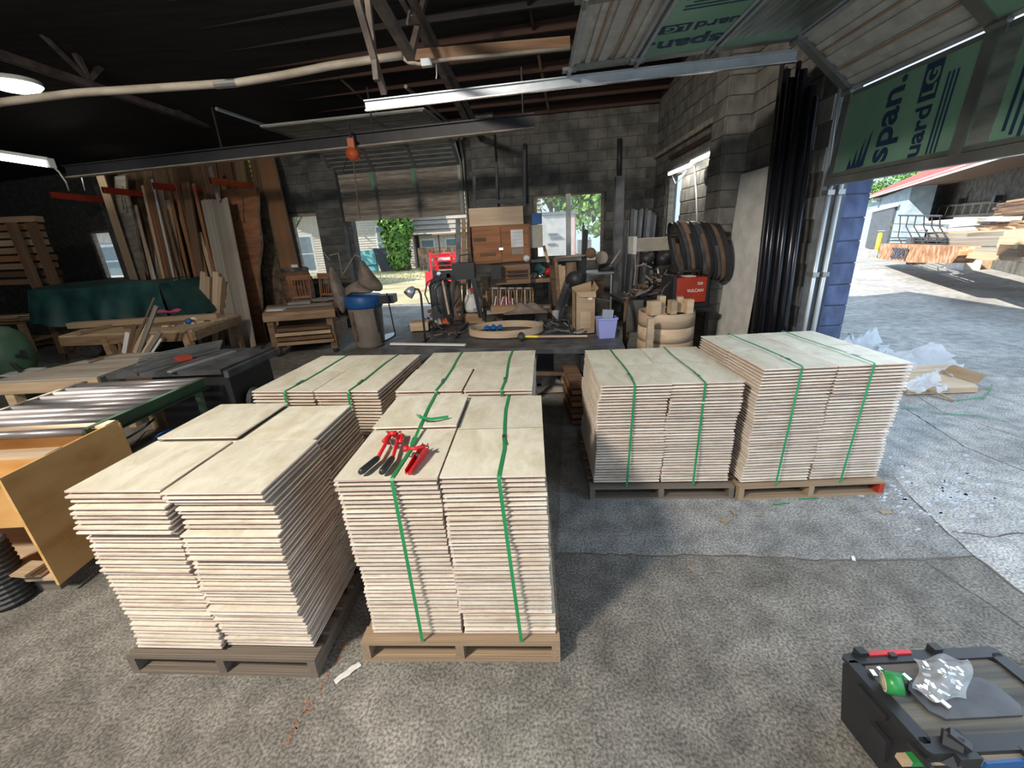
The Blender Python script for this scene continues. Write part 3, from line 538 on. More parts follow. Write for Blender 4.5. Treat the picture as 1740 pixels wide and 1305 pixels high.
for pi, (nm, fl, fr, dep, zt, ph_, pm, st, front) in enumerate(PAL):
    fl, fr = V((fl[0], fl[1], 0)), V((fr[0], fr[1], 0)); e = fr - fl; W_ = e.length; a = math.atan2(e.y, e.x); ux = e.normalized(); uy = V((-ux.y, ux.x, 0))
    c = fl + e / 2 + uy * dep / 2
    pallet(c.x - ux.x * .01, c.y - .01, a, W_ + .07, dep + .06, ph_, {0: 'dark weathered pallet under the near left unstrapped plywood stacks', 1: 'tan wooden pallet under the strapped stacks with red tools', 2: 'low dark pallet under the middle strapped plywood stacks', 3: 'pale pallet with one red stringer under the far right stacks', 4: 'pallet hidden under the back left strapped plywood', 5: 'pallet hidden under the back middle strapped plywood'}[pi], pm, (2,) if pi == 3 else ())
    w2_, d2 = W_ / 2 - .007, dep / 2 - .004; me = panel_mesh(w2_, d2, PH); n = round((zt - ph_) / PH)
    sh = zt - ph_ - n * PH
    for row in (0, 1):
        for col in (0, 1):
            cc = fl + ux * (W_ * (.25 + .5 * col)) + uy * (dep * (.25 + .5 * row)); ax, ay = U(.005, .012), U(-.01, .01)
            if pi == 0: dr = (lambda t, c_=col: (.012 * math.sin(t * 9 + c_) - .02 * t, -.012 * t + .008 * math.sin(t * 7 + c_)))
            elif pi == 1: dr = (lambda t, c_=col: (-.018 * t + .006 * math.sin(6 * t + c_), .006 * math.sin(5 * t)))
            elif pi in (2, 3): dr = (lambda t, c_=col: (.026 * (t - .5) + .008 * math.sin(7 * t + c_), .008 * math.sin(5 * t + 1)))
            else: dr = (lambda t, c_=col: (.008 * math.sin(6 * t), 0))
            side = ('left', 'right')[col]; rw_ = ('front', 'rear')[row]; nn_ = n + ((1 if (pi in (0, 1) and col == 0 and row == 1) else 0))
            stack(cc.x, cc.y, a, w2_, d2, ph_ + (sh if abs(sh) < .01 else 0), nn_, me, front and row == 0, dr,
                  'pale plywood panel %%s from the top, %s %s stack, %s' % (rw_, side, nm), 'panels of the %s %s stack on the %s' % (rw_, side, nm),
                  'topmost birch plywood panel of the %s %s stack, %s' % (rw_, side, nm), jit=.011 if pi == 0 else .006)
    if st:
        for k, f in enumerate(st):
            top = zt + .003; lean = {1: (.03, .06), 2: (-.03, -.02), 3: (-.05, -.06)}.get(pi, (0, 0))[k]
            p = fl + ux * W_ * f; pts = [p - uy * .034 + ux * lean + V((0, 0, ph_ - .02)), p - uy * .012 + V((0, 0, top - .01)), p - uy * .004 + V((0, 0, top + .001))]
            for q in (.25, .5, .75, 1.0): pts.append(p + uy * dep * q + ux * (.012 * math.sin(q * 5 + k)) + V((0, 0, top + .002 + (PH if pi == 1 and k == 0 and q >= .5 else 0))))
            pts += [p + uy * (dep + .012) + V((0, 0, top - .012)), p + uy * (dep + .03) + V((0, 0, ph_))]
            pos = {1: (('left of the red cutter', 'right of the tools')[k]), 2: ('left strap', 'right strap')[k], 3: ('left strap', 'right strap')[k], 4: ('left strap', 'right strap')[k], 5: ('left strap', 'right strap')[k]}[pi]
            o = MB().ribbon(pts, ux, .0165).build('strap', 'strap', None, label='green plastic strap over the %s, %s' % (nm, ('beneath the red tools' if k == 0 else 'clear of the red tools') if pi == 1 else ('its left one' if k == 0 else 'its right one')), cat='strap', group='green straps round the plywood stacks')
            b = p + uy * dep * (.38 if pi == 1 else .22) + V((0, 0, top + .004)); MB().obox(b, ux * .009, uy * .018, (0, 0, .002)).build('seal_clip', 'chrome', o)
            MB().ribbon([b - uy * .02 + V((0, 0, .002)), b - uy * .06 + ux * .005 + V((0, 0, .004)), b - uy * .09 + ux * .012 + V((0, 0, .003))], ux, .016).build('strap_end', 'strap', o)
            if pi == 1 and k == 0:
                top += PH
                MB().ribbon([gp(708, 704, top + .008), gp(713, 709, top + .04), gp(733, 712, top + .022), gp(762, 708, top + .012)], (0, 1, .6), .018).build('loose_tail', 'strap', o)
rest.build('plywood_stacks', ['face', 'edge', 'core'], None, label='rear stacks of pale mitred plywood behind the front rows', cat='plywood', kind='stuff')
# ---- red strapping tools on the middle pallet
ZT = 1.046
def P3(px, py, dz=0.0): p = gp(px, py, ZT + dz); return p
T = thing('strap_crimper', P3(665, 760), 'red two-handled strap crimper with dark grey grips on plywood', 'tool')
for i, (a, m, b2) in enumerate((((662, 742), (642, 778), (612, 803)), ((678, 742), (667, 778), (648, 803)))):
    A, B_, D_ = P3(*a, .022), P3(*m, .020), P3(*b2, .020)
    MB().tube([A, A.lerp(B_, .4), B_], [.011, .009, .009], 8).build('handle_arm', 'red', T, True)
    MB().tube([B_, B_.lerp(D_, .1), B_.lerp(D_, .9), D_], [.012, .0145, .0155, .012], 12).build('grip', 'black', T, True)
j0, j1 = P3(655, 742, .022), P3(681, 740, .022)
MB().tube([P3(652, 750, .02), P3(662, 739, .02), P3(672, 738, .02), P3(684, 740, .02), P3(680, 752, .02)], .011, 8).build('jaw', 'red', T, True)
MB().tube([P3(662, 737, .03), P3(674, 736, .03)], .014, 8).build('jaw_head', 'red', T, True)
for p in ((659, 737), (680, 737), (671, 746)): MB().lathe([(0, .012), (.008, .012), (.008, 0)], P3(*p, .028), 8).build('bolt', 'chrome', T)
MB().beam(P3(664, 748, .02), P3(668, 758, .02), .008, .012).build('cutting_jaw', 'chrome', T)
T = thing('strap_tensioner', P3(705, 780), 'red strap tensioner with folding lever beside the crimper', 'tool')
A, B_ = P3(724, 757, .03), P3(694, 803, .012); d = (B_ - A).normalized(); s = d.cross(V((0, 0, 1))).normalized()
for q in (-.013, .013): MB().prism([A + s * q + V((0, 0, .014)), A.lerp(B_, .5) + s * q + V((0, 0, .02)), B_ + s * q + V((0, 0, .012)), B_ + s * q - V((0, 0, .01)), A + s * q - V((0, 0, .03))], s * .003).build('side_plate', 'red', T)
MB().beam(A.lerp(B_, .45) - V((0, 0, .004)), B_ - V((0, 0, .004)), .028, .006).build('base_shoe', 'red', T)
MB().tube([P3(722, 758, .045), P3(706, 762, .05), P3(694, 762, .05)], [.010, .009, .008], 8).build('lever', 'red', T, True)
MB().lathe([(0, -.014), (.012, -.012), (.014, 0), (.012, .012), (0, .014)], P3(690, 762, .05), 12, d).build('lever_knob', 'red', T, True)
MB().tube([P3(702, 772, .03), P3(714, 775, .03)], .011, 10).build('windlass', 'steel_dark', T); MB().tube([P3(696, 776, .02), P3(706, 778, .02)], .006, 8).build('pawl', 'chrome', T)
MB().lathe([(.006, -.018), (.006, .018)], P3(722, 760, .04), 8, s).build('pivot_pin', 'chrome', T)
# ---- black tool chest, lower right
h = .33; c0 = gp(1400, 1217, 0); c0 = V((c0.x, c0.y, 0))
fx = V((1, -.05, 0)).normalized(); fy = V((.03, -1, 0)).normalized()   # fx to the right, fy towards the camera
lt = lambda px, py, z=h: gp(px, py, z)
L0, L1 = lt(1427, 1112), lt(1580, 1283); fy = (L1 - L0); LD = fy.length; fy.normalize(); R0 = lt(1640, 1101); fx = (R0 - L0).normalized(); LW = .62
T = thing('tool_chest', V((L0.x, L0.y, 0)), 'black plastic tool chest with ribbed lid at the lower right', 'tool box')
def LP(a, b2, z): return L0 + fx * a + fy * b2 + V((0, 0, z - h))
b = MB(); i = .03
top = [LP(.01, .01, h - .035), LP(LW - .01, .01, h - .035), LP(LW - .01, LD - .01, h - .035), LP(.01, LD - .01, h - .035)]; bot = [LP(.01 + i, .01 + i, 0), LP(LW - i, .01 + i, 0), LP(LW - i, LD - i, 0), LP(.01 + i, LD - i, 0)]
b.add(top + bot, [(0, 1, 2, 3), (7, 6, 5, 4)] + [(k, k + 4, (k + 1) % 4 + 4, (k + 1) % 4) for k in range(4)]).build('body', 'black', T)
def octo(x0, x1, y0, y1, ch, z): return [LP(*p, z) for p in ((x0 + ch, y0), (x1 - ch, y0), (x1, y0 + ch), (x1, y1 - ch), (x1 - ch, y1), (x0 + ch, y1), (x0, y1 - ch), (x0, y0 + ch))]
MB().prism(octo(0, LW, 0, LD, .035, h - .04), (0, 0, .03)).build('lid', 'black', T)
for (x0, x1, y0, y1) in ((0.0, LW, .0, .045), (0, .045, .03, LD - .03), (LW - .05, LW, .03, LD - .03), (0, LW, LD - .05, LD)): MB().prism(octo(x0, x1, y0, y1, .012, h - .01), (0, 0, .014)).build('lid_rim', 'black', T)
M['ribbed'] = noisy('dusty_ribs', (.05, .05, .05), (.16, .145, .12), (1, 26, 1), .7, bump=.5, jit=0)
MB().prism(octo(.045, LW - .05, .045, LD - .05, .02, h - .01), (0, 0, .002)).build('ribbed_recess', 'ribbed', T)
MB().prism(octo(.13, LW - .16, .12, LD - .1, .03, h - .008), (0, 0, .012)).build('raised_plate', 'castiron', T)
MB().prism([LP(.10, .0, h + .003), LP(.28, .0, h + .003), LP(.275, .018, h + .003), LP(.105, .018, h + .003)], (0, 0, .008)).build('red_handle', 'red', T); MB().prism([LP(.18, .012, h + .003), LP(.205, .012, h + .003), LP(.205, .03, h + .003), LP(.18, .03, h + .003)], (0, 0, .012)).build('handle_catch', 'black', T)
for x in (.06, .36): MB().prism([LP(x, -.01, h - .02), LP(x + .035, -.01, h - .02), LP(x + .035, .02, h - .02), LP(x, .02, h - .02)], (0, 0, .045)).build('hinge_lug', 'black', T)
MB().prism([LP(-.004, .17, .2), LP(-.004, .24, .2), LP(.018, .24, .08), LP(.018, .17, .08)], fx * .02).build('side_grip', 'steel_dark', T)
for x in (.08, .30): MB().prism([LP(x, LD - .01, h - .06), LP(x + .07, LD - .01, h - .06), LP(x + .07, LD + .02, h - .06), LP(x, LD + .02, h - .06)], (0, 0, .065)).build('latch', 'black', T)
for y in (.10, .30): MB().prism([LP(-.012, y, h - .045), LP(.0, y, h - .045), LP(.0, y + .12, h - .045), LP(-.012, y + .12, h - .045)], (0, 0, .02)).build('side_ledge', 'black', T)
ZL = h + .006
T = thing('tape_roll', lt(1512, 1158, ZL), 'roll of green tape with white core standing on the tool chest', 'tape')
c = lt(1513, 1160, ZL + .036); ax = V((.85, -.38, .15)).normalized(); MB().lathe([(.028, 0), (.038, 0), (.038, .05), (.028, .05), (.028, 0)], c - ax * .02, 28, ax).build('tape', 'tape', T, True)
MB().lathe([(.0275, -.001), (.034, -.001), (.034, .0), ], c - ax * .0205, 28, ax).build('core_label', 'paper', T); MB().lathe([(.0275, .0), (.0275, .05)], c - ax * .02, 28, ax).build('cardboard_core', 'cardboard', T)
MB().ribbon([c + V((0, 0, .039)) + ax * .002, c + V((.012, 0, .036)) - fy * .015 + ax * .002, c + V((.03, 0, .018)) + ax * .002], ax, .05).build('tape_end', 'tape', T)
def bagf(u, v):
    p = lt(1552 + 92 * u + 8 * math.sin(v * 5) + 6 * v, 1118 + 55 * v + 14 * math.sin(u * 3.1) * (v - .2) + 12 * u * v + 5 * math.sin(u * 9 + v * 4) * (v > .9 or v < .1), ZL + .004 + .034 * math.sin(math.pi * u) * math.sin(math.pi * v) + .005 * math.sin(u * 17) * math.cos(v * 13)); return p
T = MB().grid(bagf, 22, 16).build('clip_bag', 'plastic_film', None, True, 'clear crumpled plastic bag of strap clips on the tool chest', 'bag')
for k in range(26):
    c = bagf(U(.15, .85), U(.15, .8)); c.z = ZL + U(.008, .018); d = V((U(-1, 1), U(-1, 1), U(-.2, .2))).normalized(); MB().beam(c, c + d * .022, .012, .0035).build('seal_clip', 'chrome', T)
spots = [((1484, 1143), 'on the lid left of the tape roll'), ((1497, 1138), 'behind the tape roll'), ((1541, 1150), 'just right of the tape roll'), ((1565, 1170), 'left below the bag'), ((1588, 1187), 'below the middle of the bag'), ((1607, 1196), 'farthest below the bag'), ((1578, 1160), 'against the bag mouth')]
for p, w_ in spots:
    c = lt(*p, ZL + .009); d = V((U(-.5, .5), -1, U(-.1, .1))).normalized(); b = MB().beam(c - d * .013, c + d * .013, .014, .002); s = d.cross(V((0, 0, 1))).normalized(); b.obox(c + s * .007 - V((0, 0, .003)), d * .013, s * .001, (0, 0, .004)); b.obox(c - s * .007 - V((0, 0, .003)), d * .013, s * .001, (0, 0, .004))
    b.build('seal_clip', 'chrome', None, label='loose bright metal strap clip %s' % w_, cat='clip', group='loose strap clips on the tool chest')
a, b2 = gp(1528, 1291, .26), gp(1604, 1288, .26)
T = MB().beam(a, b2, .03, .02).build('green_taped_scraper', 'pine', None, label='wooden stick wrapped with green tape beside the tool chest', cat='stick'); MB().beam(a.lerp(b2, .2), a.lerp(b2, .55), .032, .022).build('tape_wrap', 'tape', T)
T = thing('plastic_clamp', gp(1635, 1285, .3), 'black plastic clamp block in front of the tool chest', 'clamp'); p = gp(1632, 1280, .34)
MB().beam(p + V((-.02, .0, -.06)), p + V((.015, .045, .02)), .05, .03).build('jaw_block', 'black', T); MB().beam(p + V((0, .05, .02)), p + V((.04, .01, .0)), .03, .03).build('upper_jaw', 'black', T)
a, b2 = gp(1660, 1288, .3), gp(1790, 1278, .3); T = MB().beam(a, b2, .035, .03).build('spirit_level', 'grey_wood', None, label='wooden spirit level with blue edge at the picture edge', cat='level'); MB().beam(a - V((0, .022, 0)), b2 - V((0, .022, 0)), .008, .034).build('blue_edge', 'blue', T)
for k in range(6): p = a.lerp(b2, .1 + .15 * k) + V((0, .01, .0152)); MB().box(p.x, p.x + .002, p.y, p.y + .012, p.z, p.z + .0006).build('scale_tick', 'ink', T)
# ---- small litter on the slab
def scrap(px, py, w_, l, ang, mat, label, nm, cat, h_=.004, z=0.0):
    p = gp(px, py, z); d = V((math.cos(ang), math.sin(ang), 0)); s = V((-d.y, d.x, 0)); b = MB()
    b.grid(lambda u, v: p + d * l * (u - .5) + s * w_ * (v - .5) * (1 - .3 * abs(u - .5)) + V((0, 0, .003 + h_ * math.sin(u * 7 + v * 3) ** 2)), 8, 3); return b.build(nm, mat, None, True, label, cat)
scrap(591, 1144, .035, .13, .75, 'paper', 'torn white paper scrap on the floor before the pallets', 'paper_scrap', 'paper', .006)
scrap(1327, 857, .012, .14, .1, 'strap', 'short green strap offcut in front of the right pallet', 'strap_offcut', 'strap'); scrap(1375, 848, .012, .16, 0, 'strap', 'green strap offcut tucked under the far right pallet', 'strap_offcut', 'strap')
scrap(1505, 871, .045, .075, 0, 'litter', 'flat round tan wood chip on the bare slab', 'wood_chip', 'chip'); scrap(1232, 885, .05, .07, .6, 'litter', 'pinkish torn flake before the nearer right pallet', 'bark_flake', 'chip'); scrap(1247, 872, .03, .06, 1.6, 'litter', 'brown dry leaf beside the torn flake', 'dry_leaf', 'leaf', .012)
scrap(1290, 877, .02, .04, .4, 'litter', 'small curled brown leaf right of the torn flake', 'dry_leaf', 'leaf', .01)
for k, (x, y) in enumerate([(1635, 822), (1450, 950), (1175, 968), (1222, 972)]): scrap(x, y, .02, .045, k, 'litter' if k != 1 else 'paper', ['small brown leaf on the pale paint patch', 'tiny white chip lying on the long floor crack', 'thin wood splinter below the long floor crack', 'small bark crumb right of the splinter'][k], 'floor_chip', 'chip')
# ============================================================ OUTDOORS
MB().add([(-45, 14.4, -.02), (7, 14.4, -.02), (7, 60, -.02), (-45, 60, -.02)], [(0, 1, 2, 3)]).build('ground_yard', 'dirt', kind='structure')
M['grass'] = noisy('dry_grass', (.16, .24, .06), (.42, .42, .16), (2, 2, 2), .9)
g = MB()
for _ in range(2600):
    x, y = U(-16, 3), U(22, 33); h = U(.04, .12); a = U(0, 6.3); g.add([(x, y, -.02), (x + .05 * math.cos(a), y + .05 * math.sin(a), -.02), (x + .03, y + .02, h)], [(0, 1, 2)])
g.build('grass', 'grass', None, label='patchy dry grass in the yard behind the back door', cat='grass', kind='stuff')
def leaves(name, pts, size, parent, n, mat='leaf'):
    """leaf quads spread over blobs (centre, rx, ry, rz)"""
    b = MB()
    for _ in range(n):
        c, rx, ry, rz = pts[int(R() * len(pts))]; d = V((random.gauss(0, 1), random.gauss(0, 1), random.gauss(0, 1))).normalized() * U(.75, 1.05)
        p = V(c) + V((d.x * rx, d.y * ry, d.z * rz)); n1 = (d + V((U(-.8, .8), U(-.8, .8), U(-.4, .8)))).normalized(); a = n1.orthogonal().normalized(); a = (a + n1.cross(a) * U(-1, 1)).normalized(); c2 = n1.cross(a); s = size * U(.6, 1.3)
        b.add([p - a * s * .5, p + c2 * s * .32, p + a * s * .6, p - c2 * s * .32], [(0, 1, 2, 3)])
    return b.build(name, mat, parent)
def tree(x, y, h, r, label, n=1500, size=.35, trunk=.18, group=None, z0=1.0):
    T = thing('tree', (x, y, 0), label, 'tree', group)
    MB().tube([(x, y, -.1), (x + .1, y, h * .35), (x - .1, y, h * .7)], [trunk, trunk * .8, trunk * .4], 8).build('trunk', 'bark', T, True)
    for k in range(3): a = k * 2.1; MB().tube([(x, y, h * (.3 + .1 * k)), (x + r * .5 * math.cos(a), y + r * .5 * math.sin(a), h * (.55 + .1 * k))], [trunk * .5, trunk * .2], 6).build('branch', 'bark', T, True)
    leaves('foliage', [((x + U(-.5, .5) * r, y + U(-.5, .5) * r, z0 + (h - z0) * U(.25, .85)), r * U(.45, .7), r * U(.45, .7), r * U(.35, .6)) for _ in range(9)], size, T, n); return T
# trees seen through the back window and behind the red-roofed shed
tree(3.2, 31, 9, 3.8, 'leafy tree filling the left pane of the back window', 3000, .4); tree(6.6, 27, 7, 3.2, 'bright green tree in the right pane of the back window', 3000, .38)
tree(-14.5, 30, 8, 3.5, 'green tree seen through the narrow window left of the roll-up door', 1500, .4)
SA = V((19.6, 22, 0)); SD = V((.545, .839, 0)).normalized(); SN = V((-.839, .545, 0)).normalized()
def sp(px, py, o=0.0): return pp(px, py, SA + SN * o, SN)
for k, (px, lab) in enumerate(((1500, 'dark green tree above the left end of the red roof'), (1580, 'sunlit green tree above the middle of the red roof'), (1660, 'green tree behind the right half of the red roof'), (1735, 'green tree at the picture edge above the red roof'))):
    p = sp(px, 300, -9); tree(p.x, p.y, 9.5, 3.4, lab, 3000, .42, z0=2.5)
# ivy-covered trunk
p = at(684, 444, 32); p.z = 0; T = thing('ivy_tree', (p.x, p.y, 0), 'thick tree trunk wrapped in bright green ivy behind the back door', 'tree')
MB().tube([(p.x, p.y, -.05), (p.x, p.y, 2), (p.x, p.y, 6)], [.6, .45, .4], 12).build('trunk', 'bark', T, True)
s_ = p.y / 715; leaves('ivy', [((p.x + U(-.25, .25), p.y - .1, z), (.62 + .17 * z) * U(.8, 1.15), .8, .5) for z in [.5, .9, 1.3, 1.7, 2.1, 2.5, 2.9, 3.3, 3.7, 4.1, 4.5, 4.9, 5.3]], .34, T, 5200)
# houses
def house(name, x0, x1, y, h, label, wins=(), ridge=2.2, mat='siding', roofmat='grey_wood'):
    T = thing(name, ((x0 + x1) / 2, y, 0), label, 'house')
    bx(x0, x1, y, y + 6, 0, h).build('wall', mat, T); b = MB()
    for k in range(int(h / .18)): z = .18 * k; b.add([(x0, y - .035, z), (x1, y - .035, z), (x1, y - .005, z + .18), (x0, y - .005, z + .18), (x0, y - .005, z), (x1, y - .005, z)], [(0, 1, 2, 3), (4, 5, 1, 0)])
    b.build('clapboards', mat, T, kind='stuff')
    rb = MB().prism([(x0 - .4, y - .5, h - .1), (x0 - .4, y + 3, h + ridge), (x0 - .4, y + 6.5, h - .1), (x0 - .4, y + 6.5, h - .25), (x0 - .4, y - .5, h - .25)], (x1 - x0 + .8, 0, 0)).build('roof', roofmat, T)
    for k in range(10): t = k / 10; MB().obox(((x0 + x1) / 2, y - .5 + 3.5 * t, h - .08 + (ridge + .1) * t), ((x1 - x0) / 2 + .4, 0, 0), (0, .17, .1), (0, -.005, .01)).build('shingle_course', roofmat, rb)
    for (wx, wz, ww, wh) in wins:
        f = bx(wx - ww / 2 - .08, wx + ww / 2 + .08, y - .09, y - .02, wz - .08, wz + wh + .08).build('window', 'whitep', T)
        for k in (0, 1): bx(wx - ww / 2, wx + ww / 2, y - .10, y - .088, wz + k * wh / 2 + .03, wz + (k + 1) * wh / 2 - .03).build('pane', 'winglass', f)
    return T
hw = at(655, 418, 34); h2 = at(768, 395, 34)
house('house', -16.5, -7.0, 34, 4.6, 'white clapboard house behind the ivy-covered trunk', ((hw.x, .9, 1.0, 2.2),)); house('shingled_house', -6.6, 2.6, 34.5, 2.6, 'low house with pale shingle roof behind the red tractor', ((h2.x, .9, 1.1, 1.1), (h2.x - 2.0, .9, .9, 1.1)), 3.4)
house('side_house', -26, -12.5, 19, 3.4, 'pale clapboard house seen through the two left windows', ((at(515, 420, 19).x, 1.0, .8, 1.4), (at(185, 420, 19).x, 1.2, .9, 1.2)))
# vehicle through the left window
p = gp(545, 452); T = thing('parked_car', (p.x - .3, p.y, 0), 'silver car partly visible through the narrow left window', 'car'); x, y = p.x - .3, p.y
MB().prism([(x - 2.1, y, .35), (x + 2.1, y, .35), (x + 2.1, y, .85), (x + 1.2, y, .95), (x + .7, y, 1.45), (x - 1.2, y, 1.45), (x - 1.8, y, .95), (x - 2.1, y, .9)], (0, 1.7, 0)).build('body', 'track', T)
MB().prism([(x - 1.1, y - .01, 1.0), (x + 1.0, y - .01, 1.0), (x + .62, y - .01, 1.38), (x - 1.05, y - .01, 1.38)], (0, .02, 0)).build('side_glass', 'black', T)
for q in (-1.35, 1.35): w_ = MB().lathe([(0, 0), (.34, 0), (.34, .22), (0, .22)], (x + q, y - .03, .34), 18, (0, 1, 0)).build('wheel', 'rubber', T); MB().lathe([(0, -.01), (.2, -.01), (.2, 0)], (x + q, y - .03, .34), 12, (0, 1, 0)).build('hub', 'chrome', w_)
# teal and black panels leaning by the house, wooden fence
a = at(627, 450, 32); T = MB().obox((a.x, a.y + .3, .75), (.62, 0, 0), (0, .02, 0), (0, .2, .75)).build('teal_sheet', 'teal', None, label='teal green sheet leaning beside the white house', cat='sheet'); MB().obox((a.x, a.y + .26, .95), (.5, 0, 0), (0, .01, 0), (0, .13, .45)).build('teal_facing', 'teal', T)
a = at(650, 446, 31.6); MB().obox((a.x, a.y + .3, .8), (.45, 0, 0), (0, .02, 0), (-.25, .2, .8)).build('black_sheet', 'black', None, label='black sheet leaning against the white house right of the teal one', cat='sheet')
a, b2 = at(712, 444, 31), at(742, 442, 31); a.z = b2.z = 0; T = thing('wood_fence', (a.x, a.y, 0), 'weathered board fence between the ivy trunk and the tractor', 'fence'); n = 12
for k in range(n): q = a.lerp(b2 + V((2.2, 0, 0)), k / n); bx(q.x, q.x + .22, q.y, q.y + .03, 0, 1.5).build('fence_board', 'walnut', T)
for z in (.4, 1.2): MB().beam(a + V((0, .06, z)), b2 + V((2.2, .06, z)), .04, .09).build('fence_rail', 'walnut', T)
# red tractor with front loader
p = at(752, 474, 19); x, y = p.x + .15, p.y
T = thing('tractor', (x, y, 0), 'red compact tractor with front loader parked beyond the back door', 'tractor')
MB().prism([(x - .32, y, .75), (x + .32, y, .75), (x + .32, y, 1.25), (x + .22, y, 1.42), (x - .22, y, 1.42), (x - .32, y, 1.25)], (0, 1.3, 0)).build('hood', 'red', T)
bx(x - .25, x + .25, y - .02, y, .8, 1.1).build('grille', 'black', T); bx(x - .27, x + .27, y - .03, y - .005, 1.14, 1.26).build('headlights', 'whitep', T)
for s in (-1, 1):
    MB().beam((x + s * .52, y + .9, 1.3), (x + s * .52, y - .3, 1.45), .08, .12).beam((x + s * .52, y - .3, 1.45), (x + s * .52, y - .6, .45), .08, .1).beam((x + s * .52, y + .9, .5), (x + s * .52, y + .9, 1.35), .1, .1).build('loader_arm', 'red', T)
    MB().tube([(x + s * .46, y + .5, .9), (x + s * .46, y - .3, 1.2)], .03, 6).build('loader_cylinder', 'chrome', T)
    for (yy, r, ww) in ((.15, .34, .2), (1.6, .6, .32)): w_ = MB().lathe([(r * .55, 0), (r, .02), (r, ww - .02), (r * .55, ww)], (x + s * .62 - (ww if s < 0 else 0), y + yy, r), 20, (1, 0, 0)).build('wheel', 'rubber', T); MB().lathe([(0, 0), (r * .55, 0), (r * .55, ww), (0, ww)], (x + s * .62 - (ww if s < 0 else 0), y + yy, r), 14, (1, 0, 0)).build('rim', 'whitep', w_)
    MB().tube([(x + s * .4, y + 1.7, .9), (x + s * .4, y + 1.75, 2.2)], .035, 6).build('roll_bar', 'black', T)
MB().prism([(x - .75, y - .65, .2), (x - .75, y - 1.0, .2), (x - .75, y - .9, .35), (x - .75, y - .72, .75), (x - .75, y - .65, .75)], (1.5, 0, 0)).build('bucket', 'red', T)
for k in range(9): MB().beam((x - .7 + k * .175, y - 1.0, .2), (x - .7 + k * .175, y - 1.12, .19), .04, .03).build('tooth', 'chrome', T)
for z in (.95, 1.12, 1.3): MB().tube([(x - .5, y - .5, z), (x + .5, y - .5, z)], .02, 6).build('guard_bar', 'red', T)
bx(x - .6, x + .6, y + 1.2, y + 2.1, 2.2, 2.26).build('canopy', 'tanrib', T); bx(x - .25, x + .25, y + 1.6, y + 2.0, .8, 1.25).build('seat', 'black', T)
# white box trailer beyond the back window
a, b2 = at(921, 362, 16), at(978, 437, 16)
T = thing('box_trailer', ((a.x + b2.x) / 2, 16, 0), 'white box trailer seen through the back window', 'trailer')
bx(a.x, b2.x, 16, 19, .5, a.z).build('body', 'white', T); bx(a.x - .02, b2.x + .02, 15.96, 16.0, a.z - .08, a.z + .02).build('top_rail', 'track', T); bx(b2.x - .03, b2.x, 15.95, 16, .5, a.z).build('corner_post', 'redroof', T)
for k, (px, py, w_) in enumerate([(940, 398, .35), (945, 404, .45), (938, 415, .3)]): q = at(px, py, 15.97); bx(q.x - w_ / 2, q.x + w_ / 2, 15.975, 15.99, q.z - .03, q.z + .03).build('faded_print', 'track', T)
for xx in (a.x + .4, b2.x - .5): MB().lathe([(0, 0), (.33, 0), (.33, .2), (0, .2)], (xx, 15.9, .33), 16, (0, 1, 0)).build('wheel', 'rubber', T)
p = gp(1000, 446); T = thing('flatbed_cart', (p.x, p.y, 0), 'grey flatbed load seen in the right pane of the back window', 'cart')
bx(p.x - 1, p.x + 1.2, p.y, p.y + 1, .5, .65).build('bed', 'grey_wood', T); bx(p.x - .7, p.x + .2, p.y + .1, p.y + .8, .65, 1.5).build('crate', 'track', T)
for q in (-.7, .8): MB().lathe([(0, 0), (.3, 0), (.3, .15), (0, .15)], (p.x + q, p.y - .1, .28), 14, (0, 1, 0)).build('wheel', 'rubber', T)
# ---- shed with red roof, right
L_ = 17.0
T = thing('shed', SA, 'concrete block shed with red metal roof across the lot', 'building')
wb = SA - SN * 1.9
MB().obox(wb - SD * (L_ / 2 - 3) - SN * .15 + V((0, 0, 1.8)), SD * (L_ / 2 + 2), SN * .15, (0, 0, 1.8)).build('wall', 'block', T)
bt = MB()
for r in range(9):
    for k in range(34): c = wb + SD * (5.0 - k * .6 - (.3 if r % 2 else 0)) + V((0, 0, .2 + r * .4)); bt.obox(c, SD * .294, SN * .012, (0, 0, .194))
bt.build('block_courses', 'block', T, kind='stuff')
e0, e1 = sp(1476, 326, .2), sp(1740, 299, .2); ze = (e0.z + e1.z) / 2; e0 = e0 + SD * 2.2; e1 = e1 - SD * 4; e0.z = e1.z = ze
rp = lambda s, o, z: V((e0.lerp(e1, s).x, e0.lerp(e1, s).y, 0)) - SN * o + V((0, 0, z))
rfz = ze + .12; dep = 5.5; rise = (sp(1740, 272, -5.5).z + sp(1481, 307, -5.5).z) / 2 - ze - .12
RO = MB().prism([rp(0, -.15, rfz), rp(0, dep, rfz + rise), rp(0, dep, rfz + rise - .05), rp(0, -.15, rfz - .05)], rp(1, 0, 0) - rp(0, 0, 0)).build('roof', 'redroof', T)
Lr = (e1 - e0).length; nrib = int(Lr / .3)
for k in range(nrib): s = (k + .5) / nrib; MB().beam(rp(s, -.15, rfz + .012), rp(s, dep, rfz + rise + .012), .03, .025).build('roof_rib', 'redroof', RO)
MB().beam(rp(0, -.12, ze + .08), rp(1, -.12, ze + .08), .04, .15).build('fascia', 'white', T); MB().beam(rp(0, .9, ze + .1), rp(1, .9, ze + .1), 1.8, .03).build('soffit', 'walnut', T)
for s in (.25, .75): q = rp(s, .1, 0); 
dA, dB = sp(1513, 352, -.1), sp(1474, 437, -.1); dq = sp(1513, 395, -.1)
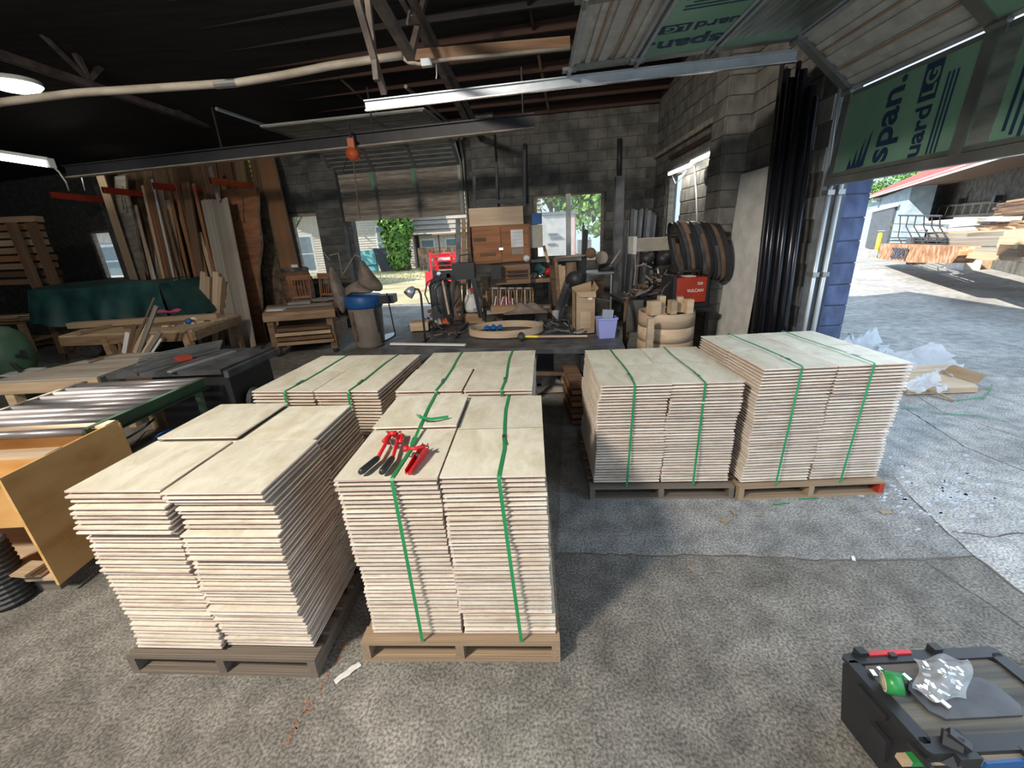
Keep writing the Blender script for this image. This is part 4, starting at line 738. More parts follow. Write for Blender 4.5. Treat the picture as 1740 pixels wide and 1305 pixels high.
PB = MB().obox((sp(1468, 390, -.1) + sp(1530, 390, -.1)) / 2 - SN * .5 + V((0, 0, ze / 2 - (sp(1499, 390, -.1)).z)), (sp(1468, 390, -.1) - sp(1530, 390, -.1)) / 2, SN * .45, (0, 0, ze / 2)).build('blue_end_wall', 'paleblue', T)
dc = (dq + sp(1477, 395, -.1)) / 2; D = MB().obox(V((dc.x, dc.y, 1.2)) + SN * .0, (dq - sp(1477, 395, -.1)) / 2, SN * .06, (0, 0, 1.2)).build('door', 'castiron', T)
hd = dq.lerp(dc, .6); MB().obox(V((hd.x, hd.y, 1.2)) + SN * .08, (dq - dc) * .3, SN * .02, (0, 0, .03)).build('door_bar', 'track', D); MB().obox(V((dc.x, dc.y, 2.45)) + SN * .1, (dq - dc) * 1.2, SN * .05, (0, 0, .08)).build('lintel', 'white', T)
p = sp(1488, 342, .1); MB().obox(p, SD * .35, SN * .15, (0, 0, .06)).build('wall_lamp', 'track', T)
q = gp(1487, 437); T = MB().tube([(q.x, q.y, 0), (q.x, q.y, 1.15)], .10, 12).build('bollard', 'yellow', None, True, 'yellow steel bollard by the dark shed door', 'bollard'); MB().lathe([(.10, 0), (.07, .06), (0, .08)], (q.x, q.y, 1.15), 12).build('cap', 'yellow', T, True)
q = gp(1476, 438); bx(q.x - .25, q.x + .25, q.y - .2, q.y + .2, 0, .38).build('concrete_lump', 'white', None, label='pale concrete block at the foot of the yellow bollard', cat='block')
def timber(a, b2, w_, t, mat, label, grp, o=.4, nm='timber', cat='timber', dz=0): A, B_ = sp(*a, o), sp(*b2, o); return plank(nm, A, B_, t, w_, mat, None, label=label, cat=cat, group=grp)
# painted rusty beam
A, B_, C_, D_ = sp(1497, 414, 1.2), sp(1630, 419, 1.2), sp(1617, 447, 1.2), sp(1492, 440, 1.2)
T = MB().prism([A, B_, sp(1628, 434, 1.2), C_, sp(1545, 446, 1.2), D_], -SN * .35).build('steel_plate_beam', 'orange_rust', None, label='long rusty flaking steel beam painted with the number 20897', cat='beam'); u = (B_ - A).normalized()
text('20897', .50, 'ink', sp(1514, 437, 1.2) + SN * .04, u, (0, 0, 1), T, sx=2.2)
q = gp(1556, 449); bx(q.x - .3, q.x + .3, q.y - .15, q.y + .15, 0, .1).build('beam_support', 'rust', None, label='small rusty block under the middle of the numbered beam', cat='block')
gr = 'weathered timbers stacked before the shed'
for (a, b2, w_, t, m, lab, o) in [((1584, 403), (1722, 401), .19, .3, 'grey_wood', 'grey squared beam, top of the beams under the white boards', .6), ((1610, 412), (1745, 409), .17, .3, 'grey_wood', 'grey beam second from top right of the wire rack', .7), ((1629, 424), (1738, 427), .14, .3, 'grey_wood', 'long pale beam with dark gap above it', .8), ((1630, 432), (1716, 437), .12, .3, 'pine', 'tan lowest beam behind the numbered steel beam', .9),
    ((1722, 410), (1760, 412), .2, .4, 'pine', 'short beam end at the picture edge, upper', .9), ((1722, 424), (1760, 426), .2, .4, 'walnut', 'dark beam end at the picture edge, lower', .9), ((1600, 396), (1700, 395), .1, .3, 'pine', 'thin tan board lying on the grey beams', .55), ((1658, 398), (1750, 394), .12, .3, 'maple', 'orange-yellow board on the right of the pile', .6)]:
    timber(a, b2, w_, t, m, lab, gr, o)
gr = 'white and grey boards on the pile'
M['whitewood'] = wood('bleached_board', (.55, .54, .52), (.82, .80, .77))
for k, (a, b2) in enumerate([((1558, 389), (1670, 378)), ((1567, 383), (1672, 374)), ((1575, 378), (1690, 371)), ((1585, 392), (1664, 388)), ((1630, 372), (1722, 372))]): timber(a, b2, .09 + .03 * (k == 0), .25, 'whitewood', 'bleached white board in the pile, %s' % ('longest and lowest', 'second from the bottom', 'thin grey third one', 'short one under the others', 'upper right one')[k], gr, .5)
for k in range(22):
    x0 = U(1655, 1715); y0 = U(374, 392); timber((x0, y0), (x0 + U(20, 60), y0 + U(-6, 8)), .04, .06, random.choice(['walnut', 'maple', 'orange_rust', 'oak']), 'splintered brown offcut in the heap right of the white boards', 'splintered offcuts', .5, 'offcut', 'offcut')
for k in range(14):
    y0 = 341 + k * 2.3; x0 = 1712 - k * 1.5 + U(-14, 10); timber((x0, y0 + 2), (1765, y0 - 5 + U(-2, 2)), .05, .12, random.choice(['walnut', 'oak', 'rust']), 'dark brown board on the high rack at the right edge, %s from the top' % ORD(k + 1), 'dark boards on the high rack', .1, 'rack_board', 'board')
for k, (x0, x1) in enumerate(((1617, 1650), (1682, 1728))): A, B_ = gp(x0, 455), gp(x1, 459); MB().beam(A + V((0, 0, .17)), B_ + V((0, 0, .17)), .5, .34).build('concrete_support', 'white', None, label=('left' if k == 0 else 'right') + ' pale concrete block under the timber pile', cat='block')
A, B_ = gp(1652, 455), gp(1668, 457); MB().beam(A + V((0, 0, .15)), B_ + V((0, 0, .15)), .5, .3).build('wood_support', 'pine', None, label='tan wooden block between the two concrete blocks', cat='block')
# ladder hung on the shed wall
T = thing('ladder', sp(1630, 355, -1.7), 'long ladder hung sideways on the shed wall', 'ladder')
for a, b2 in (((1566, 353), (1700, 343)), ((1558, 371), (1695, 363))): MB().beam(sp(*a, -1.75), sp(*b2, -1.75), .03, .09).build('rail', 'grey_wood', T)
for k in range(9): x0 = 1568 + k * 14.5; MB().beam(sp(x0, 352.8 - k * 1.06, -1.75), sp(x0 - 6.5, 369.5 - k * .85, -1.75), .03, .04).build('rung', 'pine', T)
for k in range(3): p = sp((1569, 1632, 1694)[k], (347, 342, 338)[k], -1.7); MB().obox(p, SD * .16, SN * .1, (0, 0, .12)).build('wall_bracket', 'black', T)
# wire rack standing on the steel beam
T = thing('wire_rack', sp(1560, 410, .9), 'black welded wire rack standing above the numbered beam', 'rack')
for k in range(3): MB().tube([sp(1516 + k * 1, 400 - k * 14 + 8, .9), sp(1600 + k, 402 - k * 12 + 6, .9)], .015, 5).build('wire', 'steel_dark', T)
MB().tube([sp(1527, 366, .9), sp(1600, 367, .9)], .03, 6).build('top_bar', 'steel_dark', T)
for k in range(6): x0 = 1530 + k * 13.5; MB().tube([sp(x0, 367, .9), sp(x0 - 1 - (k in (1, 2)) * 3, 385, .9), sp(x0 - (4 if k == 0 else -4 - k), 402, .9), sp(x0 + 2 + k * 1.5, 414, .9)], .018, 5).build('upright', 'steel_dark', T)
for k in range(3): MB().tube([sp(1512, 404 + k * 5, .9), sp(1610, 405 + k * 5, .9)], .025, 5).build('base_rail', 'steel_dark', T)
A = sp(1556, 411, .8); MB().obox(A, SD * .35, SN * .2, (0, 0, .15)).build('motor_box', 'castiron', T)
# ---- cardboard, board and plastic film on the apron
p = gp(1600, 668); A, B_, C_, D_ = gp(1540, 672), gp(1660, 668), gp(1610, 628), gp(1500, 630)
for k in range(3): MB().prism([V((q.x, q.y, .012 + .022 * k)) for q in (A, B_, C_, D_)], (0, 0, .018)).build('plywood_sheet', 'maple', None, label='pale plywood sheet on the apron right of the pallets, %s' % ('bottom one', 'middle one', 'top one')[k], cat='board', group='plywood sheets on the apron')
A, B_, C_, D_ = gp(1600, 634, .08), gp(1662, 652, .08), gp(1684, 640, .12), gp(1625, 622, .2)
MB().grid(lambda u, v: A.lerp(B_, u).lerp(D_.lerp(C_, u), v) + V((0, 0, .05 * math.sin(v * 3))), 6, 6).build('cardboard_sheet', 'cardboard', None, True, 'bent flap of brown cardboard on the apron', 'cardboard')
def filmf(x0, x1, y0, y1, hh, z0): return lambda u, v: gp(x0 + (x1 - x0) * u + 9 * math.sin(v * 7 + u * 3), y0 + (y1 - y0) * v + 7 * math.sin(u * 8), z0) + V((0, 0, hh * (.5 + .5 * math.sin(u * 11 + v * 5)) * (.3 + R() * .7)))
M['film'] = glassy('milky_film', (.9, .94, 1.0), .6, .25)
MB().grid(filmf(1480, 1625, 596, 640, .12, .03), 26, 12).build('plastic_sheet', 'film', None, True, 'crumpled milky plastic sheet right of the pallets, far one', 'plastic'); MB().grid(filmf(1545, 1600, 640, 665, .08, .09), 14, 10).build('plastic_sheet', 'film', None, True, 'small crumpled plastic sheet lying on the plywood sheets', 'plastic')
MB().grid(filmf(1432, 1500, 575, 603, .18, .03), 14, 10).build('plastic_sheet', 'film', None, True, 'plastic sheet bunched at the foot of the blue jamb', 'plastic')
A, B_ = gp(1562, 655, .085), gp(1622, 680, .02); plank('wood_strip', A, B_, .05, .015, 'pine', None, label='narrow wood strip leaning on the plywood sheets', cat='strip')
MB().ribbon([gp(*q, .01) + V((0, 0, .012 * (i % 2))) for i, q in enumerate([(1530, 694), (1560, 697), (1600, 703), (1660, 708), (1710, 716), (1740, 733)])], (0, 1, .3), .013).build('strap_length', 'strap', None, label='long green strap trailing over the apron to the right', cat='strap')
MB().ribbon([gp(*q, .01) + V((0, 0, .02 * (i % 2))) for i, q in enumerate([(1625, 680), (1668, 679), (1682, 664), (1684, 655)])], (0, 1, .5), .013).build('strap_curl', 'strap', None, label='curl of dark green strap beside the plywood sheets', cat='strap')
# ============================================================ LEFT SIDE OF THE SHOP
# ---- base cabinet with amber side panel
p0 = gp(102, 990, .10); X1 = p0.x + .02; Y0 = p0.y; Y1 = Y0 + .78; X0 = X1 - 1.15; zc = .86
T = thing('base_cabinet', (X1, Y0, 0), 'open-topped birch base cabinet at the left edge beside the unstrapped pallet', 'cabinet')
MB().prism([(X1, Y0 - .02, .1), (X1 - .03, Y1, .1), (X1 - .06, Y1, zc), (X1 - .03, Y0 - .02, zc)], (-.018, 0, 0)).build('side_panel', 'amber', T, label='amber plywood side panel with brown knots'); bx(X0, X0 + .018, Y0, Y1, .1, zc).build('side_panel', 'amber', T)
bx(X0, X1 - .06, Y1 - .1, Y1, zc - .02, zc).build('stretcher', 'maple', T); bx(X0, X1 - .05, Y0 + .25, Y0 + .36, zc - .02, zc).build('stretcher', 'maple', T); bx(X0, X1 - .05, Y1 - .012, Y1, .1, zc - .02).build('back_panel', 'amber', T)
bx(X0, X1 - .03, Y0, Y1 - .02, .12, .14).build('bottom_panel', 'maple', T); bx(X0 + .02, X1 - .04, Y0 + .1, Y1 - .02, .45, .468).build('shelf', 'amber', T)
bx(X0, X1 - .1, Y0 + .05, Y0 + .7, .0, .1).build('cabinet_dolly', 'pallet_dark', None, label='low wooden skid under the amber cabinet', cat='skid')
for k in range(3): plank('curved_offcut', (X0 + .1, Y0 + .02 + .05 * k, .16 + .025 * k), (X1 - .12, Y0 + .06 - .03 * k, .16 + .025 * k), .12, .018, ('maple', 'oak', 'pine')[k], None, label='offcut board lying in the bottom of the amber cabinet, %s' % ('lowest', 'middle', 'topmost')[k], cat='board', group='offcuts in the amber cabinet')
# ---- black corrugated hose
a = gp(22, 1018, .01); b2 = a + V((-.03, 0, .42)); d = b2 - a; b = MB(); n = 26
b.tube([a + d * (k / n) for k in range(n + 1)], [.105 + (.012 if k % 2 else 0) for k in range(n + 1)], 18); b.build('corrugated_hose', 'rubber', None, False, 'thick black corrugated hose end at the left edge', 'hose')
# ---- roller conveyor
RL0, RL1 = V((-4.20, 2.55, .85)), V((-4.16, 4.05, .85)); RR0, RR1 = V((-3.04, 2.75, .85)), V((-2.96, 3.88, .85)); RL0.y = 2.6
T = thing('roller_conveyor', (-3.6, 3.3, 0), 'roller conveyor with green side rails feeding the saw table', 'conveyor')
MB().beam(RR0 - V((0, 0, .04)), RR1 - V((0, 0, .04)), .012, .10).beam(RR0 + V((.015, 0, .01)), RR1 + V((.015, 0, .01)), .04, .008).beam(RR0 + V((.015, 0, -.09)), RR1 + V((.015, 0, -.09)), .04, .008).build('side_rail', 'green_mach', T)
MB().beam(RL0 - V((0, 0, .04)), RL1 - V((0, 0, .04)), .012, .10).beam(RL0 + V((-.01, 0, .01)), RL1 + V((-.01, 0, .01)), .04, .008).build('side_rail', 'grey_wood', T)
for k in range(11):
    t = (k + .4) / 11; y = 2.72 + 1.22 * t; xr = RR0.x + (RR1.x - RR0.x) * t; r_ = MB().tube([(-4.19, y + .12 * (1 - t) * 0, .835), (xr - .01, y - .0, .835)], .031, 12).build('roller', 'roller', T, True)
for (x, y) in ((-3.05, 2.95), (-2.99, 3.8), (-4.18, 3.0), (-4.16, 3.95)): MB().beam((x, y, .78), (x + .03, y - .03, 0), .06, .05).build('leg', 'green_mach', T)
MB().beam((-3.05, 2.95, .3), (-4.18, 3.0, .3), .04, .04).build('brace', 'green_mach', T)
# ---- saw with wooden outfeed table
T = thing('saw_table', (-3.3, 4.4, 0), 'black cast-iron saw table right of the plywood outfeed top', 'saw'); A, B_, C_, D_ = V((-4.02, 4.03, .9)), V((-2.86, 4.0, .9)), V((-2.78, 4.90, .9)), V((-4.02, 4.92, .9))
MB().prism([A, B_, C_, D_], (0, 0, -.05)).build('table_top', 'castiron', T); bx(-3.6, -2.84, 4.06, 4.82, .05, .85).build('cabinet_body', 'black', T)
for x in (-3.5,): MB().prism([(x - .02, 4.03, .902), (x + .02, 4.03, .902), (x + .05, 4.88, .902), (x + .01, 4.88, .902)], (0, 0, .001)).build('mitre_slot', 'black', T)
MB().beam((-2.83, 4.02, .84), (-2.77, 4.9, .84), .05, .07).build('fence_rail', 'castiron', T); bx(-2.98, -2.88, 4.78, 4.84, .9, .93).build('switch_box', 'black', T); MB().lathe([(0, .03), (.12, .03), (.15, 0)], (-2.80, 4.3, .45), 16, (1, 0, 0)).build('hand_wheel', 'castiron', T)
T = thing('outfeed_table', (-4.5, 4.4, 0), 'dusty plywood outfeed table left of the black saw', 'table'); MB().prism([(-5.15, 3.98, .9), (-4.04, 3.96, .9), (-4.04, 4.92, .9), (-4.75, 4.95, .9)], (0, 0, -.02)).build('table_top', 'grey_wood', T)
MB().beam((-5.12, 4.0, .82), (-4.05, 3.98, .82), .03, .12).build('apron', 'pine', T)
for (x, y) in ((-5.0, 4.04), (-4.2, 4.04), (-4.7, 4.85)): MB().beam((x, y, .76), (x, y, 0), .09, .09).build('leg', 'pine', T)
for k in range(7):
    a, b2 = gp(226 + k * 2, 634 - k * 4.6, .915 + .004 * k), gp(372 + k * 1, 594 - k * 2.6, .915 + .004 * k); MB().beam(a, b2, .018, .018).build('metal_bar', 'stile', None, label='grey metal bar on the saw table, number %s of the bundle counted from the front' % ('one', 'two', 'three', 'four', 'five', 'six', 'seven')[k], cat='bar', group='metal bars on the saw table')
MB().beam(gp(288, 632, .91), gp(398, 597, .91), .06, .015).build('pale_fence_board', 'track', None, label='pale aluminium strip lying right of the metal bars', cat='strip')
MB().beam(gp(300, 611, .925), gp(322, 606, .925), .12, .04).build('push_block', 'reddk', None, label='small red push block beside the metal bars', cat='push block')
for k, (a, b2) in enumerate([((148, 612), (202, 600)), ((151, 616), (175, 609)), ((236, 616), (300, 602)), ((248, 608), (268, 606))]): plank('thin_strip', gp(*a, .91), gp(*b2, .91), .02, .008, 'walnut' if k < 2 else 'maple', None, label=('long dark strip on the outfeed table', 'short dark strip before the long one', 'pale tapered strip where outfeed meets saw', 'tiny pale scrap behind the tapered strip')[k], cat='strip')
# ---- blue tub and things on the floor behind the left pallet
c = gp(312, 735, .3); T = MB().lathe([(0, 0), (.16, 0), (.23, .27), (.25, .28), (.25, .30), (.22, .30), (.15, .03), (0, .03)], (c.x, c.y, 0), 24).build('blue_tub', 'blue', None, True, 'blue plastic tub on the floor behind the unstrapped pallet', 'tub'); MB().beam(gp(268, 746, .33), gp(290, 742, .33), .02, .04).build('white_handle', 'whitep', T)
c = gp(268, 735, .0); MB().lathe([(0, 0), (.10, 0), (.085, .5), (0, .5)], (c.x - .1, c.y + .2, 0), 12).build('paper_roll', 'cardboard', None, False, label='brown paper roll standing under the conveyor', cat='roll')
MB().tube([gp(195, 740, .3), gp(215, 745, .1), gp(240, 730, .05), gp(262, 712, .2)], .012, 6).build('power_cable', 'rubber', None, True, 'black cord drooping beneath the conveyor', 'cord')
# ---- workbench with clutter
za = .8; A, B_, C_, D_ = gp(99, 571, za), gp(326, 561, za), gp(407, 534, za), gp(200, 541, za)
T = thing('workbench', (B_.x, B_.y, 0), 'rough pine workbench covered with timber and offcuts', 'workbench'); MB().prism([A, B_, C_, D_], (0, 0, -.04)).build('bench_top', 'pine', T)
MB().beam(A - V((0, 0, .1)), B_ - V((0, 0, .1)), .04, .14).build('apron', 'oak', T); MB().beam(B_ - V((0, 0, .1)), C_ - V((0, 0, .1)), .04, .14).build('apron', 'oak', T)
for q in (A.lerp(B_, .35), B_ - (B_ - A) * .05, C_ - V((.1, .1, 0)), D_): MB().beam((q.x, q.y, .76), (q.x + .03, q.y, 0), .12, .1).build('leg', 'oak', T)
MB().prism([V((q.x, q.y, .28)) for q in (A.lerp(B_, .05), A.lerp(B_, .4), D_.lerp(C_, .3), D_)], (0, 0, -.09)).build('low_shelf', 'oak', T)
plank('timber', gp(120, 553, .87), gp(372, 537, .87), .16, .1, 'pine', None, label='long chipped timber lying along the back of the workbench', cat='timber')
plank('timber', gp(133, 567, .83), gp(190, 553, .83), .08, .05, 'oak', None, label='short timber at the left end of the workbench', cat='timber'); plank('timber', gp(210, 556, .84), gp(330, 545, .84), .05, .04, 'walnut', None, label='thin brown batten across the workbench middle', cat='timber')
c = gp(286, 534, .95); MB().grid(lambda u, v: c + V((.38 * (u - .5), .2 * (v - .5), .05 + .05 * math.sin(u * 6) * math.sin(v * 4))), 8, 6).build('pink_rag', 'pink', None, True, 'crumpled pink rag on top of the long timber', 'rag')
for k in range(16):
    x = U(275, 375); y = 553 - (x - 275) * .12 + U(-4, 3); m = random.choice(['maple', 'oak', 'pine', 'walnut', 'maple']); a = gp(x, y, .82); ang = U(0, 3.14); l = U(.08, .3)
    plank('wood_offcut', a, a + V((l * math.cos(ang), l * math.sin(ang), 0)), U(.03, .06), .03, m, None, label='small wood offcut scattered on the right half of the workbench', cat='offcut', group='offcuts scattered on the workbench')
for (x, y, m, l) in ((322, 550, 'blue', 'small blue lid on the workbench corner'), (331, 547, 'whitep', 'white cup on its side on the workbench'), (317, 543, 'red', 'small red cap behind the blue lid')): q = gp(x, y, .8); MB().lathe([(0, 0), (.05, 0), (.06, .06), (.03, .09), (0, .09)], q, 12).build('cup', m, None, True, l, 'cup')
# scrap sticks in a bin
c = gp(232, 606, .55); T = bx(c.x - .35, c.x + .35, c.y - .2, c.y + .2, 0, .45).build('scrap_bin', 'walnut', None, label='dark bin of upright scrap sticks before the workbench', cat='bin')
for k, (a, b2, w_) in enumerate([((222, 600), (262, 506), .02), ((236, 600), (266, 520), .05), ((228, 603), (250, 540), .05), ((212, 600), (218, 565), .06), ((219, 602), (230, 552), .06), ((205, 602), (203, 582), .04), ((248, 602), (272, 564), .06), ((242, 604), (262, 570), .05), ((256, 603), (274, 576), .03), ((226, 600), (236, 560), .05)]):
    A2, B2 = at(*a, c.y - .12), at(*b2, c.y - .05 + U(-.1, .1)); plank('scrap_stick', A2, B2, w_, w_ * .6, ('walnut', 'grey_wood', 'maple', 'whitewood', 'walnut')[k % 5], None, up=(0, 1, 0), label='scrap stick standing in the bin, %s from the left' % ('fourth', 'seventh', 'sixth', 'second', 'third', 'first', 'ninth', 'eighth', 'tenth', 'fifth')[k], cat='stick', group='scrap sticks in the dark bin')
# ---- tarp-covered machine
Yt = 8.6; A, B_ = at(50, 490, Yt), at(272, 478, Yt); zb_ = at(150, 545, Yt).z; zt_ = (A.z + B_.z) / 2
def tarpf(u, v):
    x = A.x + (B_.x - A.x) * u; sag = .05 * math.sin(u * 9 + 1) + .03 * math.sin(u * 23)
    if v < .35: t = v / .35; return V((x, Yt + 1.1 * (1 - t), zt_ + .04 * math.sin(u * 7 + t * 3) - .03 * t))
    t = (v - .35) / .65; f = math.sin(u * 15) * .10 + math.sin(u * 37 + 2) * .04
    return V((x + .10 * t * (u - .5) + .06 * math.sin(u * 11 + t * 4) * t, Yt - (.05 + .10 * t + f * t * .8), zt_ - .03 + (zb_ + (-.03 if u < .45 else .02) - zt_) * t + sag * t))
T = MB().grid(tarpf, 60, 22).build('tarp', 'tarp', None, True, 'dark green tarp draped over a machine at the left', 'tarp')
MB().prism([tarpf(0, .35) , V((A.x, Yt + 1.1, zt_)), V((A.x, Yt + 1.1, zb_)), tarpf(0, 1)], (.01, 0, 0)).build('left_fold', 'tarp', T); MB().prism([tarpf(1, .35), V((B_.x, Yt + 1.1, zt_)), V((B_.x + .5, Yt + .8, zb_)), tarpf(1, 1) + V((.1, 0, 0))], (.01, 0, 0)).build('right_fold', 'tarp', T)
T = thing('covered_machine', (A.x + .9, Yt + .5, 0), 'dark machine body showing beneath the green tarp', 'machine'); bx(A.x + .3, A.x + 1.6, Yt + .1, Yt + .9, .25, zb_ + .3).build('body', 'steel_dark', T); bx(A.x + 1.9, B_.x - .2, Yt + .1, Yt + .9, 0, zb_ + .3).build('base', 'steel_dark', T)
MB().lathe([(0, 0), (.2, 0), (.22, .05), (.2, .1), (0, .1)], (A.x + .7, Yt, .25), 18, (0, 1, 0)).build('pulley', 'castiron', T)
# ---- far left: lumber stack, sheets on the floor, green machine
for k in range(9):
    A2, B2 = at(-70, 378 + k * 13, 9.2), at(62 + k * 5 + U(-5, 5), 372 + k * 13, 9.6); plank('stacked_plank', A2, B2, .3, .11, ('oak', 'cherry', 'oak', 'pine')[k % 4] if k < 7 else 'walnut', None, up=(0, 0, 1), label='brown plank in the stack at the left wall, %s from the top' % ('first', 'second', 'third', 'fourth', 'fifth', 'sixth', 'seventh', 'eighth', 'ninth')[k], cat='plank', group='planks stacked at the left edge')
for k, (x, y) in enumerate(((18, 378), (52, 378))): A2 = at(x, y, 9.15); plank('rack_post', A2, V((A2.x, A2.y, 0)), .14, .1, 'walnut', None, up=(0, 1, 0), label=('left' if k == 0 else 'right') + ' dark post in front of the stacked planks', cat='post')
A2 = gp(60, 545, .75); T = thing('low_bench', (A2.x, A2.y, 0), 'low bench loaded with boards at the far left', 'bench'); bx(A2.x - 2.6, A2.x - .4, A2.y, A2.y + .9, .70, .75).build('top', 'oak', T)
for x in (-2.5, -1.5, -.5): bx(A2.x + x, A2.x + x + .1, A2.y + .05, A2.y + .15, 0, .7).build('leg', 'oak', T)
bx(A2.x - 2.5, A2.x - .5, A2.y + .1, A2.y + .8, .25, .3).build('shelf', 'oak', T)
for k in range(7): y = A2.y + .1 + .1 * k; plank('board', (A2.x - 2.7 + U(0, .4), y, .78 + .03 * (k % 3)), (A2.x - .3 + U(-.4, .2), y + U(-.1, .1), .78 + .03 * (k % 3)), .12, .025, random.choice(['oak', 'maple', 'walnut']), None, label='board lying on the low bench at the far left', cat='board', group='boards on the low bench')
for k in range(6): plank('floor_board', gp(60 + k * 3, 585 - k * 4, .05 + .03 * k), gp(190 - k * 4, 573 - k * 3, .05 + .03 * k), .2, .03, random.choice(['walnut', 'oak', 'grey_wood']), None, label='board in the low pile left of the workbench', cat='board', group='low board pile by the workbench')
MB().prism([gp(12, 608, .02), gp(115, 617, .02), gp(108, 590, .02), gp(60, 588, .02)], (0, 0, .018)).build('grey_sheet', 'stile', None, label='grey sheet lying flat on the floor at the left', cat='sheet'); MB().prism([gp(0, 640, .5), gp(33, 641, .5), gp(80, 626, .5), gp(40, 627, .5)], (0, 0, .018)).build('white_sheet', 'whitewood', None, label='small pale board beside the green machine', cat='sheet')
c = gp(-22, 628, .6); T = thing('green_machine', (c.x, c.y, 0), 'rounded dark green machine cut by the left edge', 'machine'); MB().lathe([(0, .55), (.16, .52), (.28, .40), (.33, .2), (.33, 0), (.2, -.25), (.15, -.6), (0, -.6)], (c.x - .05, c.y + .3, .6), 20).build('body', 'green_mach', T, True)
MB().beam((c.x + .25, c.y + .2, .72), (c.x + .42, c.y + .15, .76), .04, .04).beam((c.x + .42, c.y + .15, .70), (c.x + .42, c.y + .15, .82), .04, .04).build('knob_arm', 'black', T); MB().beam((c.x + .25, c.y + .1, .65), (c.x + .45, c.y + .05, .40), .03, .03).build('leg', 'steel_dark', T)
# ---- leaning lumber along the back wall
def lean(x0, y0, x1, y1, w_, mat, label, grp, d0=.35, d1=1.1, nm='leaning_board', cat='board', th=.04, cut=True):
    A2, B2 = bw(x0, y0, d0), bw(x1, y1, d1)
    zm = ZR(A2.y) - .3
    if A2.z > zm: A2 = A2 + (B2 - A2) * ((A2.z - zm) / (A2.z - B2.z))
    if cut and B2.z > 0: k = A2.z / (A2.z - B2.z); B2 = A2 + (B2 - A2) * k
    return plank(nm, A2, B2, w_, th, mat, None, up=NB, label=label, cat=cat, group=grp)
g1 = 'rough boards leaning on the rack at left'
for k in range(34):
    t = k / 33; x0 = 178 + 240 * t + U(-8, 8); y0 = U(185, 250); x1 = x0 + 62 - 20 * t + U(-6, 6)
    lean(x0, y0, x1, 480, U(.16, .34), random.choice(['walnut', 'walnut', 'oak', 'bark', 'walnut', 'grey_wood' if k % 5 == 0 else 'walnut']), 'rough dark board in the back row on the rack, %s from the left' % ORD(k + 1), g1, .30 + .02 * (k % 3), .7 + .05 * (k % 4))
g2 = 'narrow sticks leaning before the dark boards'
sticks = [(139, 203, 228, 476, .20, 'pine', 'tall pale board farthest left, crossing the red beam'), (265, 380, 274, 508, .16, 'whitewood', 'short whitish waney board behind the tarp right end'), (236, 440, 246, 478, .14, 'pine', 'small tan board end above the tarp'), (272, 320, 312, 525, .10, 'maple', 'thin tan stick right of the whitish board'), (285, 340, 321, 528, .10, 'pine', 'second thin tan stick right of the whitish board'), (296, 385, 335, 520, .08, 'oak', 'third thin stick, browner than its neighbours'), (305, 350, 350, 520, .10, 'oak', 'brown stick behind the diagonal pale one'), (324, 381, 383, 478, .08, 'whitewood', 'pale diagonal stick before the board bundle'), (357, 285, 372, 340, .09, 'grey_wood', 'pale stick end standing above the grey bundle'), (255, 300, 300, 500, .18, 'walnut', 'wide dark board behind the thin sticks'), (250, 320, 285, 520, .15, 'oak', 'wide brown board left of the thin sticks'), (315, 310, 345, 500, .2, 'walnut', 'wide dark board left of the grey bundle')]
for k, (x0, y0, x1, y1, w_, m, lb) in enumerate(sticks): lean(x0, y0, x1, y1, w_, m, lb, g2, .9 + .03 * k, 1.5 + .02 * k, 'leaning_stick', 'board', .03, k not in (2, 7, 8))
for k in range(18):
    x0 = 232 + k * 6.2 + U(-3, 3); yt = U(300, 400); lean(x0 + U(-6, 0), yt, x0 + 22 + (500 - yt) * .12, 522, U(.04, .08), random.choice(['maple', 'pine', 'oak', 'oak', 'whitewood', 'cherry']), 'thin stick in the loose row before the dark boards, %s from the left' % ORD(k + 1), 'loose row of thin sticks', 1.2 + .03 * (k % 3), 1.7 + .03 * (k % 4), 'thin_stick', 'board', .02)
for k in range(7): x0 = 346 + k * 6.0; lean(x0, 340 - (k == 6) * 3, 398 + k * 5.5 - 10 + 4, 560, .13, 'grey_wood', 'grey thin board in the fanned bundle, %s from the left' % ('first', 'second', 'third', 'fourth', 'fifth', 'sixth', 'seventh')[k], 'fanned bundle of grey boards', 1.3 + .045 * k, 2.2 + .045 * k, 'bundle_board', 'board', .025)
# live edge slabs
def liveslab(top, bot, w0, label, mat='cherry', d0=1.0, d1=1.7, nm='live_edge_slab', sd=1):
    A2, B2 = bw(*top, d0), bw(*bot, d1); k = A2.z / (A2.z - B2.z); B2 = A2 + (B2 - A2) * k; d = B2 - A2; s = d.cross(NB).normalized(); n = s.cross(d).normalized(); L = 14
    e = lambda t, sg: A2 + d * t + s * sg * (w0 / 2 + .05 * math.sin(t * 7 + sg + sd) + .03 * math.sin(t * 19 + sd * 2 + sg))
    poly = [e(i / L, 1) for i in range(L + 1)] + [e(1 - i / L, -1) for i in range(L + 1)]; T = MB().prism(poly, n * .06).build(nm, mat, None, label=label, cat='slab')
    for sg in (-1, 1): MB().tube([e(i / L, sg) + n * .03 for i in range(L + 1)], .035, 6).build('bark_edge', 'bark', T, True)
    for (t, q, l) in ((.06, -.1, .16), (.10, .12, .1)): MB().obox(A2 + d * (t + l / 2) + s * w0 * q - n * .002, d * l / 2, s * .02, n * .004).obox(A2 + d * (t + l / 2) + s * w0 * q + n * .062, d * l / 2, s * .02, n * .004).build('bark_pocket', 'bark', T)
liveslab((410, 322), (425, 570), .80, 'wide reddish live-edge slab right of the grey bundle', 'cherry', 1.0, 1.75)
